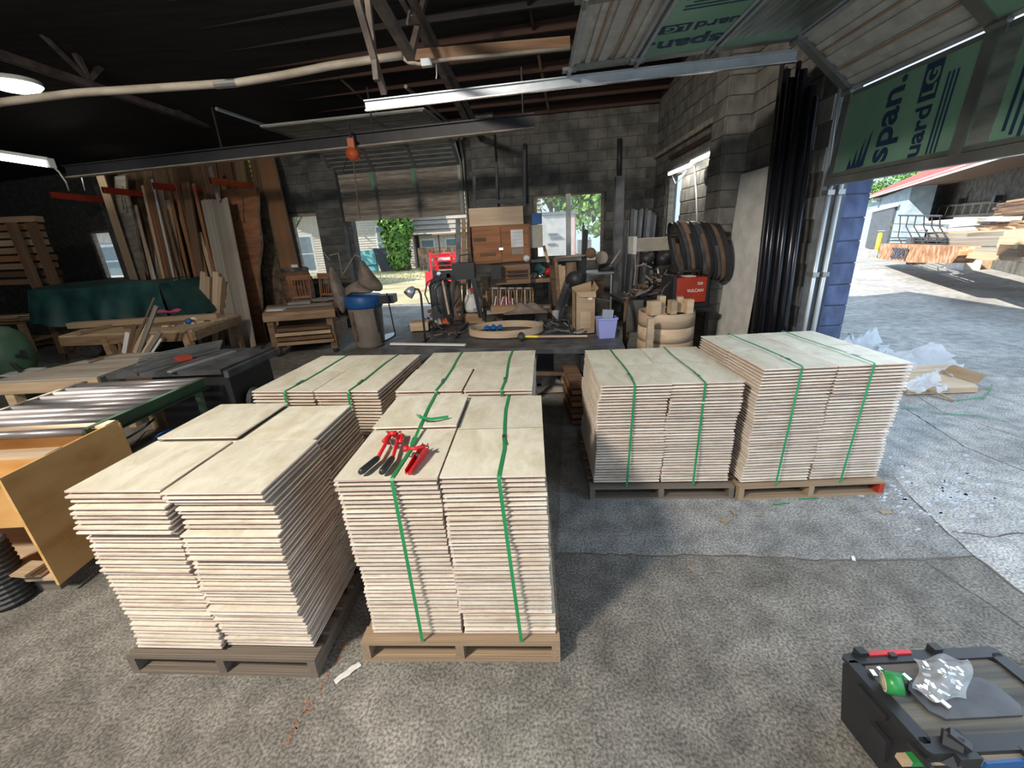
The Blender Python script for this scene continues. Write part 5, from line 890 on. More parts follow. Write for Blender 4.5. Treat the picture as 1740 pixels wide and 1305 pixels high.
liveslab((447, 345), (480, 560), .45, 'dark bark-edged slab behind the wide reddish one', 'bark', .5, 1.0, sd=3); liveslab((208, 300), (240, 480), .38, 'wavy grey live-edge board beside the tall pale one', 'grey_wood', .8, 1.3, sd=5)
for k in range(5): lean(436 + k * 5.5, 243 + k * 2, 478 + k * 5.5, 437, .12, 'cherry' if k % 2 else 'oak', 'long brown board leaning right of the green post, %s from the left' % ('first', 'second', 'third', 'fourth', 'fifth')[k], 'long boards by the narrow window', .35, .9, th=.05)
for k in range(6): x0 = 346 + k * 7; lean(x0, 462 + (k % 3) * 8, x0 - 4 + (k % 2) * 3, 530, .12, ('maple', 'pine', 'oak')[k % 3], 'short upright block board on the floor behind the workbench, %s from the left' % ('first', 'second', 'third', 'fourth', 'fifth', 'sixth')[k], 'short upright boards behind the workbench', 2.0, 2.05, 'short_board')
c = gp(403, 578); MB().lathe([(0, 0), (.30, 0), (.32, .05), (.32, .25), (.30, .3), (0, .3)], (c.x, c.y, .32), 20, (.3, 1, 0)).build('log_round', 'pine', None, True, 'round cut log end lying before the reddish slab', 'log')
# rack arms
for k, (x0, y0, x1, y1, m) in enumerate(((86, 331, 180, 340, 'reddk'), (176, 323, 257, 331, 'reddk'), (262, 316, 351, 325, 'reddk'), (358, 307, 434, 317, 'orange'))):
    Fp = bw(x1, y1, .35); Np = tplane(Fp)(x0, y0); T = thing('rack_beam', Np, 'red-orange steel rack beam over the lumber, %s from the left' % ('first', 'second', 'third', 'fourth')[k], 'rack', 'rack beams over the leaning lumber')
    MB().beam(Np, Fp, .05, .13).build('beam', m, T); MB().beam(Np + V((0, 0, .06)), Np - V((0, 0, .06)), .07, .01, NR).build('end_plate', 'steel_dark', T)
    MB().beam((Fp.x, Fp.y, 0), (Fp.x, Fp.y, 4.2), .08, .06, (0, 1, 0)).build('upright', 'greenc' if k == 3 else 'steel_dark', T)
    if k == 3:
        for q in range(40): MB().obox((Fp.x, Fp.y - .032, .3 + q * .1), (.02, 0, 0), (0, .002, 0), (0, 0, .025)).build('slot', 'yellow', T)
# lamps
def tubelamp(a, b2, r, label, nm='tube_lamp', hang=True):
    c = (a + b2) / 2; T = thing(nm, c, label, 'lamp'); MB().tube([a, b2], r, 10).build('tube', 'tube', T, True); MB().beam(a + V((0, 0, r * 1.6)), b2 + V((0, 0, r * 1.6)), r * 3, r).build('housing', 'whitep', T)
    for q in (a, b2): MB().obox(q + V((0, 0, r * .5)), (r * .5, 0, 0), (0, r * 1.2, 0), (0, 0, r * 1.5)).build('end_cap', 'whitep', T)
    return T
tubelamp(at(-60, 258, 7.0), at(87, 280, 7.4), .045, 'long glowing tube lamp at the left edge'); tubelamp(bw(136, 287, 1.5), bw(167, 291, 1.5), .04, 'small distant tube lamp behind the tall pale board')
c = at(26, 144, 6.2); T = thing('disc_lamp', c, 'round glowing ceiling lamp near the upper left corner', 'lamp'); MB().lathe([(0, -.06), (.2, -.05), (.25, 0), (.23, .02)], c, 24).build('diffuser', 'tube', T, True); MB().lathe([(.25, 0), (.25, .05), (0, .07)], c, 24).build('rim', 'whitep', T, True)
MB().tube([at(88, 281, 7.4), at(100, 292, 7.5), at(112, 309, 7.6), at(117, 324, 7.7)], .012, 6).build('hanging_cable', 'whitep', None, True, 'white cord hanging from the long tube lamp', 'cord'); MB().tube([bw(136, 292, 1.5), bw(144, 324, 1.5)], .012, 6).build('pull_string', 'whitep', None, True, 'pull cord under the small distant lamp', 'cord')
# ============================================================ MIDDLE AND BACK OF THE SHOP
# ---- bench with turned stack and casters
za = .85; A, B_, C_, D_ = gp(445, 534, za), gp(568, 525, za), gp(565, 513, za), gp(454, 519, za)
T = thing('wood_bench', (A.x, A.y, 0), 'old oak bench on caster feet left of the dust collector', 'bench'); MB().prism([A, B_, C_, D_], (0, 0, -.06)).build('bench_top', 'oak', T)
g = [gp(467, 606), gp(566, 596)]; dy = C_ - B_; dy.z = 0
for q in (A.lerp(B_, .09), A.lerp(B_, .92)):
    for s in (.1, .85): p = q + dy * s; MB().beam((p.x, p.y, .8), (p.x, p.y, .08), .12, .12).build('leg', 'oak', T); MB().lathe([(0, 0), (.05, 0), (.06, .03), (.05, .08), (0, .08)], (p.x, p.y, 0), 10).build('caster', 'steel_dark', T)
for k in range(4): MB().prism([V((q.x, q.y, .22 + .09 * k)) + V((U(-.03, .03), 0, 0)) for q in (A.lerp(B_, .12), A.lerp(B_, .9), A.lerp(B_, .9) + dy * .9, A.lerp(B_, .12) + dy * .9)], (0, 0, .06)).build('shelf_board', ('oak', 'walnut', 'pine', 'walnut')[k], T)
MB().beam(A - V((0, 0, .1)), B_ - V((0, 0, .1)), .03, .1).build('apron', 'oak', T)
plank('bench_plank', gp(455, 524, .88), gp(565, 516, .88), .15, .04, 'grey_wood', None, label='grey plank along the back of the oak bench', cat='plank'); q = gp(469, 527, .86); bx(q.x - .16, q.x + .16, q.y - .06, q.y + .08, .852, .88).build('folded_paper', 'paper', None, label='white folded paper on the oak bench left end', cat='paper')
# ---- spindle chairs behind it
def chair(px, py, Y, ang, label):
    c = at(px, py, Y); c = V((c.x, Y, .4)); T = thing('spindle_chair', c, label, 'chair', 'spindle chairs behind the oak bench'); T.rotation_euler = (0, 0, ang); o = c
    MB().prism([o + V(v) for v in ((-.22, -.2, .45), (.22, -.2, .45), (.19, .2, .45), (-.19, .2, .45))], (0, 0, .04)).build('seat', 'grey_wood', T)
    for sx in (-.19, .19):
        for sy in (-.17, .17): MB().tube([o + V((sx * .9, sy * .9, .45)), o + V((sx * 1.1, sy * 1.1, 0))], [.02, .014], 8).build('leg', 'cherry', T, True)
        MB().tube([o + V((sx, .19, .45)), o + V((sx * 1.05, .27, .98))], .018, 8).build('back_post', 'cherry', T, True)
    MB().beam(o + V((-.24, .28, .96)), o + V((.24, .28, .96)), .03, .10).build('crest_rail', 'cherry', T); MB().beam(o + V((-.19, .21, .55)), o + V((.19, .21, .55)), .02, .05).build('lower_rail', 'cherry', T)
    for k in range(6): x = -.15 + .06 * k; MB().tube([o + V((x, .21, .56)), o + V((x, .27, .93))], .009, 6).build('spindle', 'cherry', T)
    for sx in (-.19, .19): MB().tube([o + V((sx, -.17, .2)), o + V((sx, .17, .2))], .01, 6).build('stretcher', 'cherry', T)
bx(at(488, 500, 9.4).x, at(566, 500, 9.4).x, 9.0, 9.9, 0, .4).build('platform', 'walnut', None, label='low dark platform the spindle chairs stand on', cat='platform')
chair(508, 500, 9.25, .25, 'dark spindle-back chair, left one behind the oak bench'); chair(545, 495, 9.55, -.3, 'dark spindle-back chair nearer the dust collector'); 
c = bw(503, 470, 1.0); T = thing('barrel', (c.x, c.y, .55), 'dark banded wooden barrel behind the spindle chairs', 'barrel'); h_ = .95
MB().lathe([(0, 0), (.27, 0), (.33, h_ * .3), (.34, h_ * .5), (.33, h_ * .7), (.27, h_), (.24, h_), (.24, h_ - .04), (0, h_ - .04)], (c.x, c.y, .6), 22).build('staves', 'walnut', T, True)
for z, r in ((.06, .285), (.25, .325), (.68, .335), (.88, .295)): MB().lathe([(r, 0), (r + .008, .0), (r + .008, .05), (r, .05)], (c.x, c.y, .6 + z), 22).build('hoop', 'castiron', T)
q = at(500, 452, c.y - .36); bx(q.x - .07, q.x + .07, q.y, q.y + .01, q.z - .03, q.z + .03).build('paper_tag', 'paper', T); bx(c.x - .3, c.x + .3, c.y - .3, c.y + .3, 0, .6).build('crate_base', 'oak', None, label='wooden crate the dark barrel stands on', cat='crate')
# ---- dust collector: fibre drum, blue ring, brown cloth bags
c = gp(623, 594); c = V((c.x, c.y + .3, 0)); T = thing('dust_collector', c, 'dust collector with grey drum, blue rim and brown cloth bags', 'dust collector')
MB().lathe([(0, 0), (.27, 0), (.29, .05), (.31, .4), (.33, .80), (.33, .82), (0, .82)], c, 26).build('drum', 'barrel', T, True); MB().lathe([(0, .8), (.34, .8), (.36, .84), (.36, 1.02), (.34, 1.04), (0, 1.04)], c, 26).build('blue_lid', 'blue', T, True); bx(c.x + .15, c.x + .62, c.y - .12, c.y + .2, .86, 1.02).build('blower_box', 'steel_dark', T)
q = at(603, 560, c.y - .30); MB().beam(at(597, 532, c.y - .31), at(607, 580, c.y - .29), .05, .01, (0, 1, 0)).build('dark_slot', 'rust', T)
Yb = c.y - .05
def bag(pts, ny, name):
    b = MB(); ps = [at(x, y, Yb) for x, y in pts]; cen = sum(ps, V()) / len(ps)
    # inflated closed outline
    ring = [p + V((0, 0, 0)) for p in ps]; n = len(ring); mid = [cen + (p - cen) * .55 for p in ps]
    vs = [p for p in ring] + [m - V((0, ny, 0)) for m in mid] + [cen - V((0, ny * 1.15, 0))] + [m + V((0, ny, 0)) for m in mid] + [cen + V((0, ny * 1.1, 0))]
    fs = [(i, (i + 1) % n, n + (i + 1) % n, n + i) for i in range(n)] + [(n + i, n + (i + 1) % n, 2 * n) for i in range(n)] + [((i + 1) % n, i, 2 * n + 1 + i, 2 * n + 1 + (i + 1) % n) for i in range(n)] + [(2 * n + 1 + (i + 1) % n, 2 * n + 1 + i, 3 * n + 1) for i in range(n)]
    o = b.add(vs, fs).build(name, 'bag', T, True); m = o.modifiers.new('smooth', 'SUBSURF'); m.levels = 2; m.render_levels = 2; return o
bag([(558, 438), (572, 462), (582, 485), (586, 500), (592, 508), (591, 522), (587, 542), (580, 535), (572, 520), (565, 500), (560, 480), (557, 458)], .14, 'left_bag')
bag([(611, 431), (622, 447), (636, 466), (650, 480), (656, 492), (652, 500), (630, 498), (615, 490), (608, 484), (606, 465), (607, 448)], .16, 'right_bag'); bag([(584, 484), (600, 480), (612, 470), (618, 488), (648, 497), (620, 500), (596, 498), (588, 508), (584, 500)], .20, 'bag_fold')
for (a, b2) in (((549, 428), (560, 442)), ((560, 434), (575, 430)), ((575, 430), (581, 465)), ((580, 470), (603, 433)), ((603, 433), (612, 436))): MB().tube([at(*a, Yb), at(*b2, Yb)], .008, 5).build('bag_wire', 'pipe', T)
for (a, b2) in (((634, 505), (650, 582)), ((657, 498), (672, 570)), ((650, 582), (672, 570)), ((634, 520), (644, 565))): MB().tube([at(*a, c.y - .2), at(*b2, c.y - .3)], .014, 6).build('frame_leg', 'steel_dark', T)
MB().prism([gp(646, 584), gp(668, 574), gp(672, 566), gp(655, 570)], (0, 0, .03)).build('base_pan', 'track', T)
# ---- long steel welding table and what lies on it
zt = .75; A, B_, C_, D_ = gp(648, 592, zt), gp(1062, 590, zt), gp(1046, 552, zt), gp(700, 548, zt)
T = thing('steel_table', A.lerp(B_, .5) - V((0, 0, zt)), 'long worn steel table behind the pallets covered with tools', 'table'); MB().prism([A, B_, C_, D_], (0, 0, -.015)).build('table_top', 'castiron', T); MB().beam(A - V((0, 0, .04)), B_ - V((0, 0, .04)), .02, .06).build('front_rail', 'castiron', T)
for (q, e) in ((A.lerp(B_, .10), 0), (A.lerp(B_, .42), 0), (A.lerp(B_, .66), -.2), (A.lerp(B_, .85), 0), (B_.lerp(C_, .8), 0), (D_, 0)): MB().beam((q.x, q.y + .08, .72), (q.x + e, q.y + .1, 0), .08, .08).build('leg', 'steel_dark', T)
MB().beam(A.lerp(B_, .66) + V((0, .1, -.35)), A.lerp(B_, .85) + V((0, .1, -.35)), .04, .04).build('brace', 'rust', T)
q = gp(905, 640, .25); T = thing('floor_machine', (q.x, q.y + .4, 0), 'dark boxy machine on the floor under the steel table', 'machine'); bx(q.x - .3, q.x + .3, q.y + .2, q.y + .8, .08, .5).build('body', 'steel_dark', T); MB().prism([(q.x - .28, q.y + .15, .5), (q.x + .28, q.y + .15, .5), (q.x + .25, q.y + .8, .56), (q.x - .25, q.y + .8, .56)], (0, 0, .03)).build('cover', 'castiron', T)
for x in (-.2, .2): MB().lathe([(0, 0), (.08, 0), (.08, .05), (0, .05)], (q.x + x, q.y + .18, .08), 12, (0, 1, 0)).build('wheel', 'rubber', T)
q = gp(955, 662); MB().grid(lambda u, v: V((q.x - .25 + .55 * u, q.y - .15 + .5 * v, .02 + .22 * math.sin(math.pi * u) * math.sin(math.pi * v) * (.7 + .3 * math.sin(u * 19 + v * 7)))), 16, 12).build('canvas_bag', 'barrel', None, True, 'crumpled pale canvas on the floor between the pallet rows', 'cloth')
q = gp(985, 745); T = thing('red_crate', (q.x, q.y, 0), 'dark red wooden skid standing left of the third pallet', 'skid')
for k in range(7): bx(q.x - .04 + .01 * (k % 2), q.x + .12, q.y + .3, q.y + 1.0, .02 + .07 * k, .065 + .07 * k).build('slat', 'cherry' if k % 2 else 'walnut', T)
M['ringwood'] = wood('pale_bentwood', (.46, .33, .22), (.64, .49, .35), scale=(3, 3, 30))
a, b2 = gp(798, 568, .77), gp(924, 566, .77); cc = (a + b2) / 2 + V((0, .10, 0)); rx = (b2 - a).length / 2; b = MB()
def ring(t, z, r=1): return cc + V((math.cos(t) * rx * r, math.sin(t) * (.36 + .0) * r, z))
prev = [(ring(2 * math.pi * k / 48, .0), ring(2 * math.pi * k / 48, .09), ring(2 * math.pi * k / 48, .09, .955), ring(2 * math.pi * k / 48, .0, .955)) for k in range(48)]
vs = [p for r_ in prev for p in r_]; b.add(vs, [(4 * k + j, 4 * ((k + 1) % 48) + j, 4 * ((k + 1) % 48) + (j + 1) % 4, 4 * k + (j + 1) % 4) for k in range(48) for j in range(4)]); b.build('bentwood_hoop', 'ringwood', None, False, 'large oval bentwood hoop lying on the steel table', 'hoop')
T = thing('mallet', gp(888, 574, .8), 'round-headed mallet with long wooden handle at the table edge', 'mallet'); MB().lathe([(0, -.06), (.04, -.055), (.05, 0), (.04, .055), (0, .06)], gp(886, 572, .80), 14, (0, 1, .2)).build('head', 'rubber', T, True); MB().tube([gp(890, 572, .80), gp(915, 572, .80)], .016, 8).build('yellow_tape', 'yellow', T); MB().tube([gp(915, 572, .80), gp(998, 571, .79)], .014, 8).build('handle', 'ringwood', T)
plank('pale_batten', gp(664, 584, .77), gp(791, 586, .77), .05, .02, 'whitewood', None, label='long pale batten along the left front of the steel table', cat='batten')
q0, q1 = gp(978, 566, .77), gp(1012, 568, .77); T = thing('cardboard_box', q0, 'tall open brown cardboard box on the steel table', 'box'); hh = at(975, 497, q0.y).z; w_ = .36; x0, x1, y0, y1 = q0.x, q1.x + .02, q0.y, q0.y + .28
b = MB().box(x0, x1, y0, y0 + .008, zt, hh).box(x0, x1, y1, y1 + .008, zt, hh).box(x0, x0 + .008, y0, y1, zt, hh).box(x1 - .008, x1, y0, y1, zt, hh).box(x0, x1, y0, y1, zt, zt + .01).build('carton', 'cardboard', T)
MB().prism([(x0, y0, hh), (x1, y0, hh), (x1 + .0, y0 - .02, hh - .07), (x0 + .06, y0 - .02, hh - .06)], (0, -.004, 0)).build('front_flap', 'cardboard', T); MB().prism([(x1, y0, hh), (x1, y1, hh), (x1 + .03, y1, hh + .10), (x1 + .03, y0, hh + .04)], (.004, 0, 0)).build('side_flap', 'cardboard', T); MB().prism([(x0, y1, hh), (x1, y1, hh), (x1, y1 + .04, hh + .09), (x0, y1 + .04, hh + .03)], (0, .004, 0)).build('rear_flap', 'cardboard', T)
bx(x0 + .16, x0 + .21, y0 - .004, y0, hh - .1, hh - .05).build('white_label', 'paper', T); bx(x0 + .06, x1 - .06, y0 - .003, y0, zt + .08, hh - .25).build('glued_patch', 'ringwood', T)
q0, q1 = gp(1020, 574, .77), gp(1045, 572, .77); c = (q0 + q1) / 2 + V((0, .1, 0)); T = thing('plastic_crate', c, 'lilac translucent plastic bin at the right end of the steel table', 'bin')
hw_ = (q1 - q0).length / 2; P4 = lambda s, z: [V((c.x + sx * s, c.y + sy * s * .8, z)) for sx, sy in ((-1, -1), (1, -1), (1, 1), (-1, 1))]
r0, r1, r2 = P4(hw_, zt), P4(hw_ * 1.25, zt + .24), P4(hw_ * 1.22, zt + .24); MB().add(r0 + r1, [(3, 2, 1, 0)] + [(k, (k + 1) % 4, (k + 1) % 4 + 4, k + 4) for k in range(4)]).build('bin_body', 'crate', T)
for k in range(4): MB().beam(r1[k], r1[(k + 1) % 4], .02, .02).build('bin_rim', 'crate', T)
MB().beam(c + V((0, 0, .1)), c + V((.02, 0, .32)), .13, .04, (0, 1, 0)).build('sanding_block', 'track', None, label='grey block sticking out of the lilac bin', cat='block')
# gooseneck lamp
b0 = gp(723, 583, .75); Yl = b0.y; T = thing('gooseneck_lamp', b0, 'black gooseneck work lamp at the left end of the steel table', 'lamp')
MB().tube([b0, at(721, 560, Yl), at(717, 520, Yl), at(715, 500, Yl), at(711, 492, Yl), at(704, 491, Yl)], .014, 8).build('gooseneck', 'black', T, True); h0 = at(699, 494, Yl); ax = V((-.45, -.4, -.5)).normalized(); MB().lathe([(.03, -.05), (.055, 0), (.065, .07), (.055, .07), (.0, .0)], h0, 18, ax).build('lamp_shade', 'track', T, True)
MB().tube([b0 + V((-.25, 0, .01)), b0 + V((.15, .02, .01))], .015, 6).tube([b0 + V((-.05, -.05, .01)), b0 + V((.0, .25, .01))], .012, 6).build('base_clamp', 'steel_dark', T)
q = gp(714, 557, .8); MB().obox(q + V((0, .05, .03)), (.13, 0, 0), (0, .12, 0), (0, 0, .06)).build('wood_block', 'pine', None, label='tan wood block near the gooseneck lamp', cat='block')
# tools scattered over the table
tools = []
def bar(nm, a, b2, r, m, label, grp=None, cat='tool', z=.775): return MB().tube([gp(*a, z), gp((a[0] + b2[0]) / 2 + U(-1, 1), (a[1] + b2[1]) / 2 + U(-1, 1), z), gp(*b2, z)], r, 6).build(nm, m, None, True, label, cat, grp)
bar('steel_rod', (772, 573), (795, 548), .015, 'steel_dark', 'dark steel rod pointing at the hoop from the left'); bar('steel_rod', (815, 566), (905, 564), .02, 'steel_dark', 'dark steel bar lying inside the oval hoop')
q = gp(838, 561, .79); MB().grid(lambda u, v: q + V((-.13 + .26 * u, -.08 + .16 * v, .05 * math.sin(u * 9) * math.sin(v * 7) + .03)), 10, 6).build('blue_gloves', 'blue', None, True, 'crumpled blue glove inside the oval hoop', 'glove')
for (x, y, m, l, r) in ((908, 549, 'blue', 'blue roll behind the hoop right end', .04), (920, 549, 'insul', 'pale green roll right of the blue one', .035), (756, 550, 'orange', 'orange strap heap left of the hoop', .07), (745, 552, 'grey_wood', 'grey rag heap beside the orange straps', .08), (735, 556, 'steel_dark', 'black tool heap near the lamp', .08), (727, 548, 'black', 'black clamp body behind the lamp', .07)):
    q = gp(x, y, .79); MB().grid(lambda u, v: q + V((2.2 * r * (u - .5), 1.6 * r * (v - .5), r * math.sin(math.pi * u) * math.sin(math.pi * v) * (1 + .5 * math.sin(u * 15 + v * 9)))), 10, 8).build('shop_rag' if m not in ('blue', 'insul') else 'tape_roll', m, None, True, l, 'rag' if m not in ('blue', 'insul') else 'tape')
q = gp(944, 545, .75); MB().lathe([(.045, 0), (.055, .14), (.06, .15), (.05, .15), (.04, .01), (0, .01), (0, 0), (.045, 0)], q, 16).build('clear_cup', 'plastic_film', None, True, 'clear plastic cup left of the cardboard box', 'cup')
for k in range(34):
    x, y = U(925, 975), U(543, 568); a_ = U(0, 3.1); l = U(.06, .22); q = gp(x, y, .77 + U(0, .05)); MB().tube([q, q + V((l * math.cos(a_), l * math.sin(a_), U(-.01, .05)))], U(.006, .016), 6).build('hand_tool', random.choice(['steel_dark', 'track', 'castiron', 'steel_dark', 'stile']), None, label='small metal hand tool jumbled left of the cardboard box', cat='tool', group='hand tools jumbled by the cardboard box')
for k in range(26):
    x, y = U(705, 790), U(545, 575); a_ = U(0, 3.1); l = U(.06, .25); q = gp(x, y, .77 + U(0, .03)); MB().tube([q, q + V((l * math.cos(a_), l * math.sin(a_), U(-.01, .03)))], U(.006, .014), 6).build('hand_tool', random.choice(['steel_dark', 'castiron', 'steel_dark', 'rust']), None, label='small dark tool lying on the left half of the steel table', cat='tool', group='dark tools on the left of the steel table')
# ---- second bench behind with burlap, vice etc.
A, B_ = gp(722, 533, .85), gp(940, 545, .8); A = V((-1.3, 7.2, .8)); B_ = V((.75, 7.0, .8)); T = thing('rear_bench', A.lerp(B_, .5) - V((0, 0, .8)), 'cluttered wooden bench before the tool cabinet', 'bench'); MB().beam(A + V((0, .3, -.02)), B_ + V((0, .3, -.02)), .7, .05).build('bench_top', 'walnut', T)
for x in (-1.2, -.2, .65): bx(x, x + .09, 7.0, 7.09, 0, .77).build('leg', 'walnut', T)
for k in range(30):
    x, z = U(735, 930), U(531, 546); q = at(x, z, 6.9 + U(0, .4)); q.z = max(q.z, .82); q.z = .82 + U(0, .05); s = U(.02, .07); MB().obox(q, (s * 1.5, s * .5 * U(-1, 1), 0), (0, s, 0), (0, 0, s * .5)).build('bench_scrap', random.choice(['walnut', 'rust', 'steel_dark', 'oak', 'track']), None, label='small scrap piece lying on the cluttered rear bench', cat='scrap', group='scraps on the rear bench')
q = at(856, 535, 6.85); T = thing('wooden_tray', q, 'small wooden tray with pink sticks on the rear bench', 'tray'); bx(q.x - .2, q.x + .2, q.y - .1, q.y + .15, .83, .95).build('tray', 'oak', T)
for k in range(7): MB().tube([(q.x - .15 + .05 * k, q.y, .9), (q.x - .12 + .05 * k + U(-.03, .03), q.y + .02, 1.02 + U(0, .08))], .01, 6).build('pink_stick', 'pink' if k % 2 else 'whitep', T)
q = at(893, 540, 6.8); MB().grid(lambda u, v: V((q.x - .35 + .7 * u, q.y - .2 + .5 * v, .83 + .16 * math.sin(math.pi * u) * math.sin(math.pi * v) * (.8 + .3 * math.sin(u * 13 + v * 8)))), 16, 12).build('burlap_heap', 'bag', None, True, 'heap of brown burlap on the rear bench right of the tray', 'cloth')
# ---- wall cabinet, tool board and hammers
Yc = 7.6
def fr(x0, x1, y0, y1, Y, th, mat, nm, parent=None, **k):
    a, b2 = at(x0, (y0 + y1) / 2, Y), at(x1, (y0 + y1) / 2, Y); z1, z0 = at((x0 + x1) / 2, y0, Y).z, at((x0 + x1) / 2, y1, Y).z; return bx(a.x, b2.x, Y, Y + th, z0, z1).build(nm, mat, parent, **k)
a = at(850, 445, Yc); T = thing('tool_cabinet', (a.x, Yc, 0), 'reddish two-door plywood cabinet with papers pinned on it', 'cabinet')
fr(803, 901, 383, 446, Yc, .4, 'cherry', 'carcass', T); dl = fr(805, 851, 386, 444, Yc - .02, .02, 'cherry', 'door', T); dr = fr(853, 899, 386, 444, Yc - .02, .02, 'cherry', 'door', T)
fr(816, 842, 430, 435, Yc - .035, .015, 'walnut', 'carved_label', dl); fr(805, 825, 404, 410, Yc - .035, .015, 'walnut', 'carved_label', dl); fr(868, 889, 390, 420, Yc - .03, .008, 'paper', 'pinned_paper', dr); fr(870, 890, 422, 432, Yc - .03, .008, 'barrel', 'small_photo', dr); fr(848, 855, 421, 425, Yc - .04, .02, 'chrome', 'hasp', T)
for k in range(4): fr(871, 887, 394 + k * 6, 395.5 + k * 6, Yc - .033, .003, 'track', 'text_line', dr)
q = at(893, 437, Yc - .03); MB().lathe([(0, 0), (.05, 0), (.06, .06), (.04, .09), (0, .09)], q, 12, (.3, -.8, -.4)).build('clip_lamp', 'whitep', None, True, 'white clip lamp at the lower right cabinet corner', 'lamp')
fr(797, 889, 352, 383, Yc + .25, .04, 'maple', 'plywood_offcut', None, label='pale plywood offcut standing on top of the cabinet', cat='board'); fr(901, 922, 382, 421, Yc + .1, .3, 'ash', 'white_box', None, label='pale box attached right of the reddish cabinet', cat='box'); fr(904, 921, 362, 381, Yc + .1, .3, 'blue', 'blue_carton', None, label='dark blue carton on top of the pale box', cat='box')
fr(833, 901, 446, 483, Yc + .15, .03, 'oak', 'tool_board', None, label='brown tool board under the reddish cabinet', cat='board')
for k in range(5): fr(858 + (k % 2) * 4, 896, 458 + k * 3.4, 459.4 + k * 3.4, Yc + .1, .05, 'cherry' if k % 2 == 0 else 'steel_dark', 'hung_tool', None, label='long thin tool hung level on the tool board, %s from the top' % ('first', 'second', 'third', 'fourth', 'fifth')[k], cat='tool', group='long tools on the tool board')
T = MB().obox(at(843, 462, Yc), (.09, 0, 0), (0, .06, 0), (0, 0, .12)).build('black_grinder', 'black', None, label='black power tool hung left on the tool board', cat='tool')
# hammer rack
T = thing('hammer_rack', at(865, 500, Yc - .15), 'wooden rail holding a row of hammers under the tool board', 'rack'); fr(828, 905, 493, 496, Yc - .1, .15, 'oak', 'rail', T)
for x in (826, 904): fr(x, x + 3, 493, 534, Yc - .1, .08, 'oak', 'post', T)
for k in range(16):
    x = 832 + k * 4.6; a, b2 = at(x, 492, Yc - .15), at(x + U(-2, 2), U(512, 527), Yc - .15); H = MB().tube([a, b2], .013, 6).build('hammer', ('oak', 'maple', 'walnut')[k % 3], None, label='hammer hanging in the rail below the cabinet, %s from the left' % ('first second third fourth fifth sixth seventh eighth ninth tenth eleventh twelfth thirteenth fourteenth fifteenth last'.split()[k]), cat='hammer', group='hammers in the rail')
    MB().tube([a + V((-.045, -.01, .02)), a + V((.045, -.01, .02))], [.014, .018], 8).build('hammer_head', 'track' if k % 3 else 'rust', H)
# black shelf frame over the cabinet
T = thing('shelf_frame', at(848, 340, Yc + .5), 'black angle-iron shelf frame rising above the cabinet', 'frame')
for (x, y0, y1) in ((806, 300, 386), (891, 246, 352)): MB().beam(at(x, y0, Yc + .4), at(x, y1, Yc + .4), .05, .05, (0, 1, 0)).build('upright', 'steel_dark', T)
MB().beam(at(806, 344, Yc + .4), at(891, 341, Yc + .4), .05, .06).build('cross_bar', 'steel_dark', T); MB().beam(at(843, 275, Yc + .9), at(845, 340, Yc + .9), .04, .04, (0, 1, 0)).build('upright', 'steel_dark', T)
# ---- black monitor-like hood on stand, gas cylinders, propane tank
Y = 6.9; T = thing('forge_stand', at(788, 520, Y), 'black metal box on splayed legs left of the cabinet', 'stand'); fr(768, 806, 447, 475, Y, .3, 'black', 'box', T)
for (a, b2) in (((802, 474), (815, 540)), ((806, 474), (818, 540)), ((772, 474), (768, 540))): MB().beam(at(*a, Y), at(*b2, Y), .04, .04, (0, 1, 0)).build('leg', 'steel_dark', T)
MB().tube([at(780, 447, Y), at(781, 434, Y), at(798, 432, Y), at(797, 447, Y)], .012, 6).build('top_handle', 'steel_dark', T)
for k, (x, y0, m, r) in enumerate(((741, 474, 'castiron', .13), (757, 477, 'steel_dark', .12), (771, 478, 'rust', .11))):
    a = at(x, y0, 7.0); T = thing('gas_cylinder', (a.x, a.y, 0), ('grey-capped', 'dark middle', 'rusty right')[k] + ' gas cylinder beside the roll-up door opening', 'cylinder', 'gas cylinders by the door opening'); MB().lathe([(0, 0), (r, 0), (r, a.z - .12), (r * .7, a.z - .02), (.04, a.z), (.04, a.z + .06), (0, a.z + .06)], (a.x, a.y, 0), 18).build('tank', m, T, True)
    MB().obox((a.x, a.y, a.z + .09), (.05, 0, 0), (0, .02, 0), (0, 0, .025)).build('valve', 'track', T); MB().lathe([(0, 0), (.035, 0), (.035, .02), (0, .02)], (a.x + .06, a.y - .03, a.z + .08), 12, (0, -1, 0)).build('gauge', 'chrome', T)
for k, pts in enumerate([[(745, 468), (726, 480), (722, 500), (729, 516), (744, 514)], [(750, 466), (736, 490), (740, 512), (745, 530)], [(765, 470), (782, 480), (783, 500), (770, 520)]]): MB().tube([at(*p, 6.8) for p in pts], .012, 6).build('gas_hose', 'rubber', None, True, ('black gas hose looping farthest left', 'black gas hose hanging between the cylinders', 'black gas hose looping right of the cylinders')[k], 'hose')
fr(735, 776, 460, 476, 6.95, .1, 'steel_dark', 'cylinder_cart', None, label='dark cart frame behind the gas cylinders', cat='cart'); MB().beam(at(752, 478, 6.75), at(763, 534, 6.75), .03, .03, (0, 1, 0)).build('tool_shaft', 'maple', None, label='pale wooden handle leaning on the gas cylinders', cat='handle')
a = at(804, 531, 7.15); T = thing('propane_tank', (a.x, a.y, .9), 'small white propane tank with red valve by the cabinet', 'tank'); b_ = at(804, 531, 7.15).z; MB().lathe([(0, 0), (.12, .02), (.14, .08), (.14, .22), (.10, .30), (0, .32)], (a.x, a.y, b_), 18).build('tank', 'whitep', T, True); MB().lathe([(.07, .30), (.075, .40), (.065, .40)], (a.x, a.y, b_), 14, a1=4.5).build('collar', 'whitep', T, True); MB().obox((a.x, a.y, b_ + .38), (.03, 0, 0), (0, .03, 0), (0, 0, .03)).build('valve', 'red', T)
